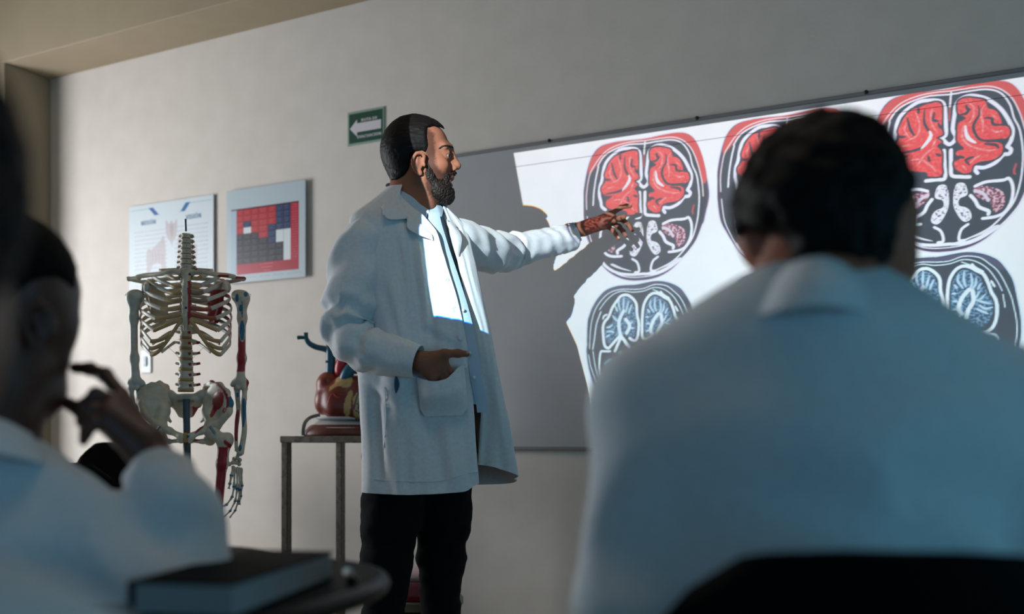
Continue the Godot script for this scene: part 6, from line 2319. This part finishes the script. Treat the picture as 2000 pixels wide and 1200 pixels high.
func student_back() -> void:
	var root := at(1600, 858, 1.07)
	root.y = 0
	var L := func(px, py, d): return rel(root, px, py, d)
	var man := thing("person", "student with thick black hair seen from behind, wearing a white lab coat", "person", root, YAW)
	var skin_c := lin(132, 84, 66)
	var skin := paint(Color8(152, 86, 62), 0.55)
	var b := []
	b.append(egg(L.call(1610, 400, 1.11), Vector3(0.080, 0.094, 0.095), 0.03))
	b.append(egg(L.call(1664, 462, 1.16), Vector3(0.062, 0.085, 0.07), 0.04))
	b.append(cap(L.call(1706, 430, 1.13), L.call(1704, 545, 1.15), 0.038, 0.032, 0.04))
	b.append(cap(L.call(1605, 500, 1.09), L.call(1600, 640, 1.05), 0.064, 0.075, 0.03))
	for e in [[1462, 470, -1.0], [1752, 462, 1.0]]:
		b.append(egg(L.call(e[0], e[1], 1.1), Vector3(0.012, 0.034, 0.022), 0.01, Basis(Vector3(0, 0, 1), e[2] * -0.25)))
	b.append(egg(L.call(1740, 520, 1.17), Vector3(0.02, 0.03, 0.03), 0.03))
	var body := new_st()
	nets(body, b, 0.006)
	var hip: Vector3 = back_turn * (at(1600, 858, 1.02) - root)
	hip.y = 0.56
	var core := []
	core.append(cap(L.call(1600, 720, 1.07), Vector3(hip.x, 0.62, hip.z - 0.02), 0.07, 0.08, 0.05))
	core.append(cap(L.call(1380, 800, 1.09), L.call(1840, 800, 1.09), 0.035, 0.035, 0.05))
	seated_legs(core, hip, 0.42)
	nets(body, core, 0.016)
	part(man, "body", done(body), skin)
	var hb := []
	hb.append(egg(L.call(1604, 382, 1.105), Vector3(0.091, 0.091, 0.106), 0.03))
	hb.append(egg(L.call(1600, 430, 1.075), Vector3(0.086, 0.075, 0.082), 0.04))
	hb.append(cap(L.call(1570, 480, 1.06), L.call(1620, 480, 1.06), 0.05, 0.05, 0.03))
	for e in [[1458, 528], [1772, 500]]: hb.append(egg(L.call(e[0], e[1], 1.12), Vector3(0.03 if e[0] < 1600 else 0.058, 0.036 if e[0] < 1600 else 0.064, 0.14), 0.02, Basis.IDENTITY, Color.WHITE, true))
	var tuft := FastNoiseLite.new()
	tuft.seed = 44
	tuft.frequency = 34.0
	part(man, "hair", nets_mesh(hb, 0.0055, null, func(p, d): return d + tuft.get_noise_3dv(p) * 0.009), paint(Color8(11, 10, 11), 0.6, 0.0, 0.25))
	var white := cloth(Color8(216, 222, 227), 171)
	var cb := []
	cb.append(cap(L.call(1590, 715, 1.06), L.call(1292, 806, 1.075), 0.080, 0.076, 0.035))
	cb.append(cap(L.call(1610, 715, 1.06), L.call(1925, 806, 1.075), 0.080, 0.076, 0.035))
	cb.append(egg(L.call(1600, 880, 1.06), Vector3(0.19, 0.2, 0.12), 0.06))
	cb.append(egg(L.call(1600, 1060, 1.05), Vector3(0.205, 0.2, 0.135), 0.06))
	cb.append(cap(Vector3(hip.x, 0.62, hip.z + 0.02), Vector3(hip.x, 0.54, hip.z), 0.16, 0.19, 0.06))
	cb.append(cap(L.call(1292, 820, 1.075), L.call(1262, 1190, 1.02), 0.074, 0.066, 0.022))
	cb.append(cap(L.call(1925, 820, 1.075), L.call(1975, 1190, 1.02), 0.074, 0.066, 0.022))
	cb.append(cap(L.call(1262, 1190, 1.02), L.call(1330, 1260, 1.25), 0.064, 0.05, 0.03))
	cb.append(cap(L.call(1975, 1190, 1.02), L.call(1900, 1260, 1.25), 0.064, 0.05, 0.03))
	var coat := part(man, "lab_coat", nets_mesh(cb, 0.0095, null, folds(7, 0.006, [
		curve([L.call(1240, 1060, 0.95), L.call(1420, 1002, 0.92), L.call(1600, 1000, 0.915), L.call(1760, 1045, 0.92), L.call(1900, 1120, 0.94)], 8),
		curve([L.call(1800, 985, 0.93), L.call(1900, 975, 0.945), L.call(2010, 1045, 0.97)], 4)])), white)
	# turned-down collar standing round the neck
	var top := curve([L.call(1700, 610, 1.17), L.call(1716, 572, 1.10), L.call(1672, 526, 1.015), L.call(1598, 500, 0.985), L.call(1526, 524, 1.015), L.call(1482, 566, 1.10), L.call(1500, 605, 1.17)], 28)
	var bot := curve([L.call(1715, 660, 1.18), L.call(1765, 640, 1.08), L.call(1704, 612, 0.965), L.call(1598, 594, 0.935), L.call(1492, 612, 0.965), L.call(1432, 642, 1.08), L.call(1480, 665, 1.18)], 28)
	var g := []
	for i in 7:
		var r := []
		for k in 29: r.append(top[k].lerp(bot[k], i / 6.0) + Vector3(0, 0.4, 1).normalized() * sin(PI * i / 6.0) * 0.008)
		g.append(r)
	var cs := new_st()
	closed_sheet(cs, g, 0.006)
	part(coat, "collar", done(cs), white)
	var tr := []
	seated_legs(tr, hip, 0.42)
	for o: Blob in tr:
		o.ra += 0.012
		o.rb += 0.012
	part(man, "trousers", nets_mesh(tr, 0.014), paint(Color8(24, 27, 34), 0.8))

func student_thinker() -> void:
	var root := at(20, 858, 1.27)
	root.y = 0
	var L := func(px, py, d): return rel(root, px, py, d)
	var man := thing("person", "close-cropped student in a white lab coat holding his hand to his chin", "person", root, YAW)
	var skin := paint(Color8(80, 48, 38), 0.5)
	var b := []
	b.append(egg(L.call(18, 560, 1.28), Vector3(0.079, 0.088, 0.092), 0.03))
	b.append(egg(L.call(62, 570, 1.33), Vector3(0.05, 0.06, 0.06), 0.03))
	b.append(egg(L.call(60, 680, 1.31), Vector3(0.045, 0.075, 0.055), 0.04))
	b.append(egg(L.call(82, 772, 1.33), Vector3(0.024, 0.022, 0.026), 0.03))
	b.append(cap(L.call(22, 730, 1.26), L.call(74, 775, 1.31), 0.026, 0.022, 0.03))
	b.append(cap(L.call(120, 572, 1.37), L.call(137, 628, 1.38), 0.012, 0.013, 0.02))     # nose
	b.append(egg(L.call(118, 566, 1.34), Vector3(0.014, 0.012, 0.03), 0.02))               # brow
	b.append(egg(L.call(112, 694, 1.35), Vector3(0.014, 0.009, 0.022), 0.012))             # lips
	b.append(egg(L.call(110, 712, 1.35), Vector3(0.013, 0.008, 0.02), 0.012))
	b.append(egg(L.call(104, 640, 1.31), Vector3(0.02, 0.02, 0.02), 0.03))                 # cheek
	for s in ear_blobs_at(L.call(80, 640, 1.228)): b.append(s)
	b.append(cap(L.call(-10, 720, 1.27), L.call(-30, 860, 1.25), 0.058, 0.068, 0.03))
	var body := new_st()
	nets(body, b, 0.005)
	# hand at the chin
	var wr: Vector3 = L.call(290, 880, 1.262)
	var kn := [L.call(236, 772, 1.30), L.call(222, 786, 1.275), L.call(212, 803, 1.258), L.call(208, 822, 1.25)]
	var fg := [
		[kn[0], L.call(206, 733, 1.32), L.call(176, 721, 1.335), L.call(146, 719, 1.345)],
		[kn[1], L.call(188, 772, 1.275), L.call(168, 790, 1.28), L.call(172, 806, 1.29)],
		[kn[2], L.call(180, 802, 1.252), L.call(163, 822, 1.26), L.call(170, 838, 1.27)],
		[kn[3], L.call(182, 828, 1.24), L.call(168, 846, 1.245), L.call(163, 862, 1.25)]]
	var th := [L.call(240, 850, 1.275), L.call(198, 822, 1.305), L.call(160, 802, 1.325), L.call(126, 786, 1.335)]
	nets(body, hand_blobs(L.call(318, 930, 1.245), wr, kn, fg, th, 0.0095), 0.0036)
	var hip := Vector3(-0.03, 0.56, 0.04)
	var core := []
	core.append(cap(L.call(-30, 880, 1.25), hip + Vector3(0, 0.05, -0.02), 0.07, 0.08, 0.05))
	core.append(cap(L.call(108, 1052, 1.2), L.call(352, 1196, 1.15), 0.028, 0.028, 0.03))
	core.append(cap(L.call(352, 1196, 1.15), L.call(330, 960, 1.235), 0.028, 0.024, 0.02))
	core.append(cap(L.call(330, 960, 1.235), L.call(310, 912, 1.25), 0.028, 0.028, 0.02))
	seated_legs(core, hip, 0.42)
	nets(body, core, 0.014)
	part(man, "body", done(body), skin)
	var hb := []
	hb.append(egg(L.call(14, 552, 1.275), Vector3(0.0825, 0.092, 0.0955), 0.03))
	hb.append(egg(L.call(50, 545, 1.32), Vector3(0.052, 0.058, 0.062), 0.03))
	hb.append(egg(L.call(-15, 620, 1.25), Vector3(0.06, 0.075, 0.07), 0.03))
	hb.append(egg(L.call(95, 660, 1.25), Vector3(0.06, 0.07, 0.06), 0.02, Basis.IDENTITY, Color.WHITE, true))
	hb.append(egg(L.call(150, 620, 1.38), Vector3(0.05, 0.075, 0.1), 0.02, Basis.IDENTITY, Color.WHITE, true))
	part(man, "hair", nets_mesh(hb, 0.005, null, fuzzy(47, 120.0, 0.0022)), paint(Color8(13, 11, 11), 0.75, 0.0, 0.2))
	var white := cloth(Color8(216, 222, 227), 181)
	var cb := []
	cb.append(cap(L.call(-30, 935, 1.25), L.call(108, 1048, 1.19), 0.066, 0.072, 0.04))
	cb.append(cap(L.call(-30, 935, 1.26), L.call(-190, 1030, 1.36), 0.066, 0.07, 0.04))
	cb.append(egg(L.call(-30, 1110, 1.25), Vector3(0.155, 0.16, 0.12), 0.05))
	cb.append(cap(L.call(-20, 1180, 1.25), hip + Vector3(0, -0.02, 0), 0.15, 0.185, 0.06))
	cb.append(cap(L.call(108, 1050, 1.19), L.call(352, 1196, 1.15), 0.072, 0.060, 0.03))
	cb.append(cap(L.call(352, 1196, 1.15), L.call(345, 1010, 1.21), 0.058, 0.046, 0.03))
	cb.append(cap(L.call(345, 1010, 1.21), L.call(314, 938, 1.243), 0.047, 0.0415, 0.02))
	cb.append(cap(L.call(-190, 1035, 1.36), L.call(-150, 1180, 1.45), 0.07, 0.06, 0.03))
	var coat := part(man, "lab_coat", nets_mesh(cb, 0.0085, null, folds(17, 0.006, [
		curve([L.call(235, 1020, 1.12), L.call(300, 1100, 1.07), L.call(340, 1190, 1.06)], 4),
		curve([L.call(325, 1060, 1.15), L.call(390, 1085, 1.13), L.call(440, 1130, 1.13)], 4),
		curve([L.call(60, 960, 1.12), L.call(110, 1040, 1.1), L.call(120, 1150, 1.08)], 4)])), white)
	var top := curve([L.call(40, 840, 1.32), L.call(52, 850, 1.22), L.call(0, 826, 1.165), L.call(-70, 812, 1.17), L.call(-120, 830, 1.25)], 20)
	var bot := curve([L.call(70, 915, 1.32), L.call(88, 912, 1.19), L.call(10, 892, 1.125), L.call(-80, 880, 1.13), L.call(-150, 900, 1.25)], 20)
	var g := []
	for i in 6:
		var r := []
		for k in 21: r.append(top[k].lerp(bot[k], i / 5.0) + Vector3(0.2, 0.4, 1).normalized() * sin(PI * i / 5.0) * 0.006)
		g.append(r)
	var cs := new_st()
	closed_sheet(cs, g, -0.005)
	part(coat, "collar", done(cs), white)
	var rim: Vector3 = L.call(314, 938, 1.243)
	var dir: Vector3 = (L.call(310, 925, 1.247) - rim).normalized()
	var cf := new_st()
	add_tube(cf, [rim - dir * 0.035, rim + dir * 0.012, rim + dir * 0.013, rim - dir * 0.03], [0.0455, 0.044, 0.041, 0.041], 24, Vector3.ZERO, false)
	part(coat, "cuff", done(cf), white)
	var tr := []
	seated_legs(tr, hip, 0.42)
	for o: Blob in tr:
		o.ra += 0.012
		o.rb += 0.012
	part(man, "trousers", nets_mesh(tr, 0.014), paint(Color8(24, 27, 34), 0.8))

func ear_blobs_at(c: Vector3) -> Array:
	var b := []
	var rim := curve([c + Vector3(0.012, -0.006, -0.006), c + Vector3(0.010, 0.02, -0.004), c + Vector3(-0.004, 0.03, 0.002), c + Vector3(-0.017, 0.018, 0.006), c + Vector3(-0.014, -0.008, 0.004), c + Vector3(-0.002, -0.028, 0)], 10)
	for k in 10: b.append(cap(rim[k], rim[k + 1], 0.0048, 0.0048, 0.004))
	b.append(egg(c + Vector3(0, 0, -0.008), Vector3(0.013, 0.022, 0.006), 0.008))
	return b

func student_edge() -> void:
	var root := EYE + right_axis * -0.42 + view_axis * 0.26
	root.y = 0
	var L := func(px, py, d): return rel(root, px, py, d)
	var man := thing("person", "dark-haired student at the very edge, only the hair reaching into the picture", "person", root, YAW)
	var skin := paint(Color8(140, 92, 74), 0.5)
	var hip := Vector3(0, 0.56, 0)
	var neck := Vector3(0.04, 0.84, -0.16)
	var head: Vector3 = L.call(-352, 390, 0.5)
	var b := []
	b.append(egg(head, Vector3(0.078, 0.1, 0.09), 0.03))
	b.append(egg(head + Vector3(0.01, -0.06, -0.05), Vector3(0.055, 0.07, 0.055), 0.03))
	b.append(cap(head + Vector3(0, -0.07, 0.03), neck, 0.055, 0.065, 0.03))
	b.append(cap(neck, hip, 0.10, 0.10, 0.05))
	seated_legs(b, hip, 0.42)
	part(man, "body", nets_mesh(b, 0.011), skin)
	var hb := []
	hb.append(egg(head + Vector3(0, 0.015, 0.008), Vector3(0.1, 0.108, 0.104), 0.03))
	hb.append(egg(head + Vector3(0, -0.04, 0.04), Vector3(0.075, 0.08, 0.06), 0.03))
	part(man, "hair", nets_mesh(hb, 0.008, null, fuzzy(57, 40.0, 0.008)), paint(Color8(10, 10, 11), 0.6, 0.0, 0.25))
	var cb := []
	cb.append(cap(neck + Vector3(0, -0.03, 0.01), neck + Vector3(0.16, -0.09, 0.01), 0.08, 0.07, 0.05))
	cb.append(cap(neck + Vector3(0, -0.03, 0.01), neck + Vector3(-0.16, -0.09, 0.01), 0.08, 0.07, 0.05))
	cb.append(cap(neck + Vector3(0, -0.1, 0.02), hip + Vector3(0, -0.02, 0), 0.145, 0.175, 0.06))
	for s in [-1.0, 1.0]:
		cb.append(cap(neck + Vector3(s * 0.17, -0.09, 0.01), hip + Vector3(s * 0.19, 0.06, -0.1), 0.068, 0.056, 0.03))
		cb.append(cap(hip + Vector3(s * 0.19, 0.06, -0.1), hip + Vector3(s * 0.1, 0.07, -0.3), 0.054, 0.042, 0.03))
	part(man, "lab_coat", nets_mesh(cb, 0.013, null, folds(27, 0.006, [])), cloth(Color8(216, 222, 227), 191))
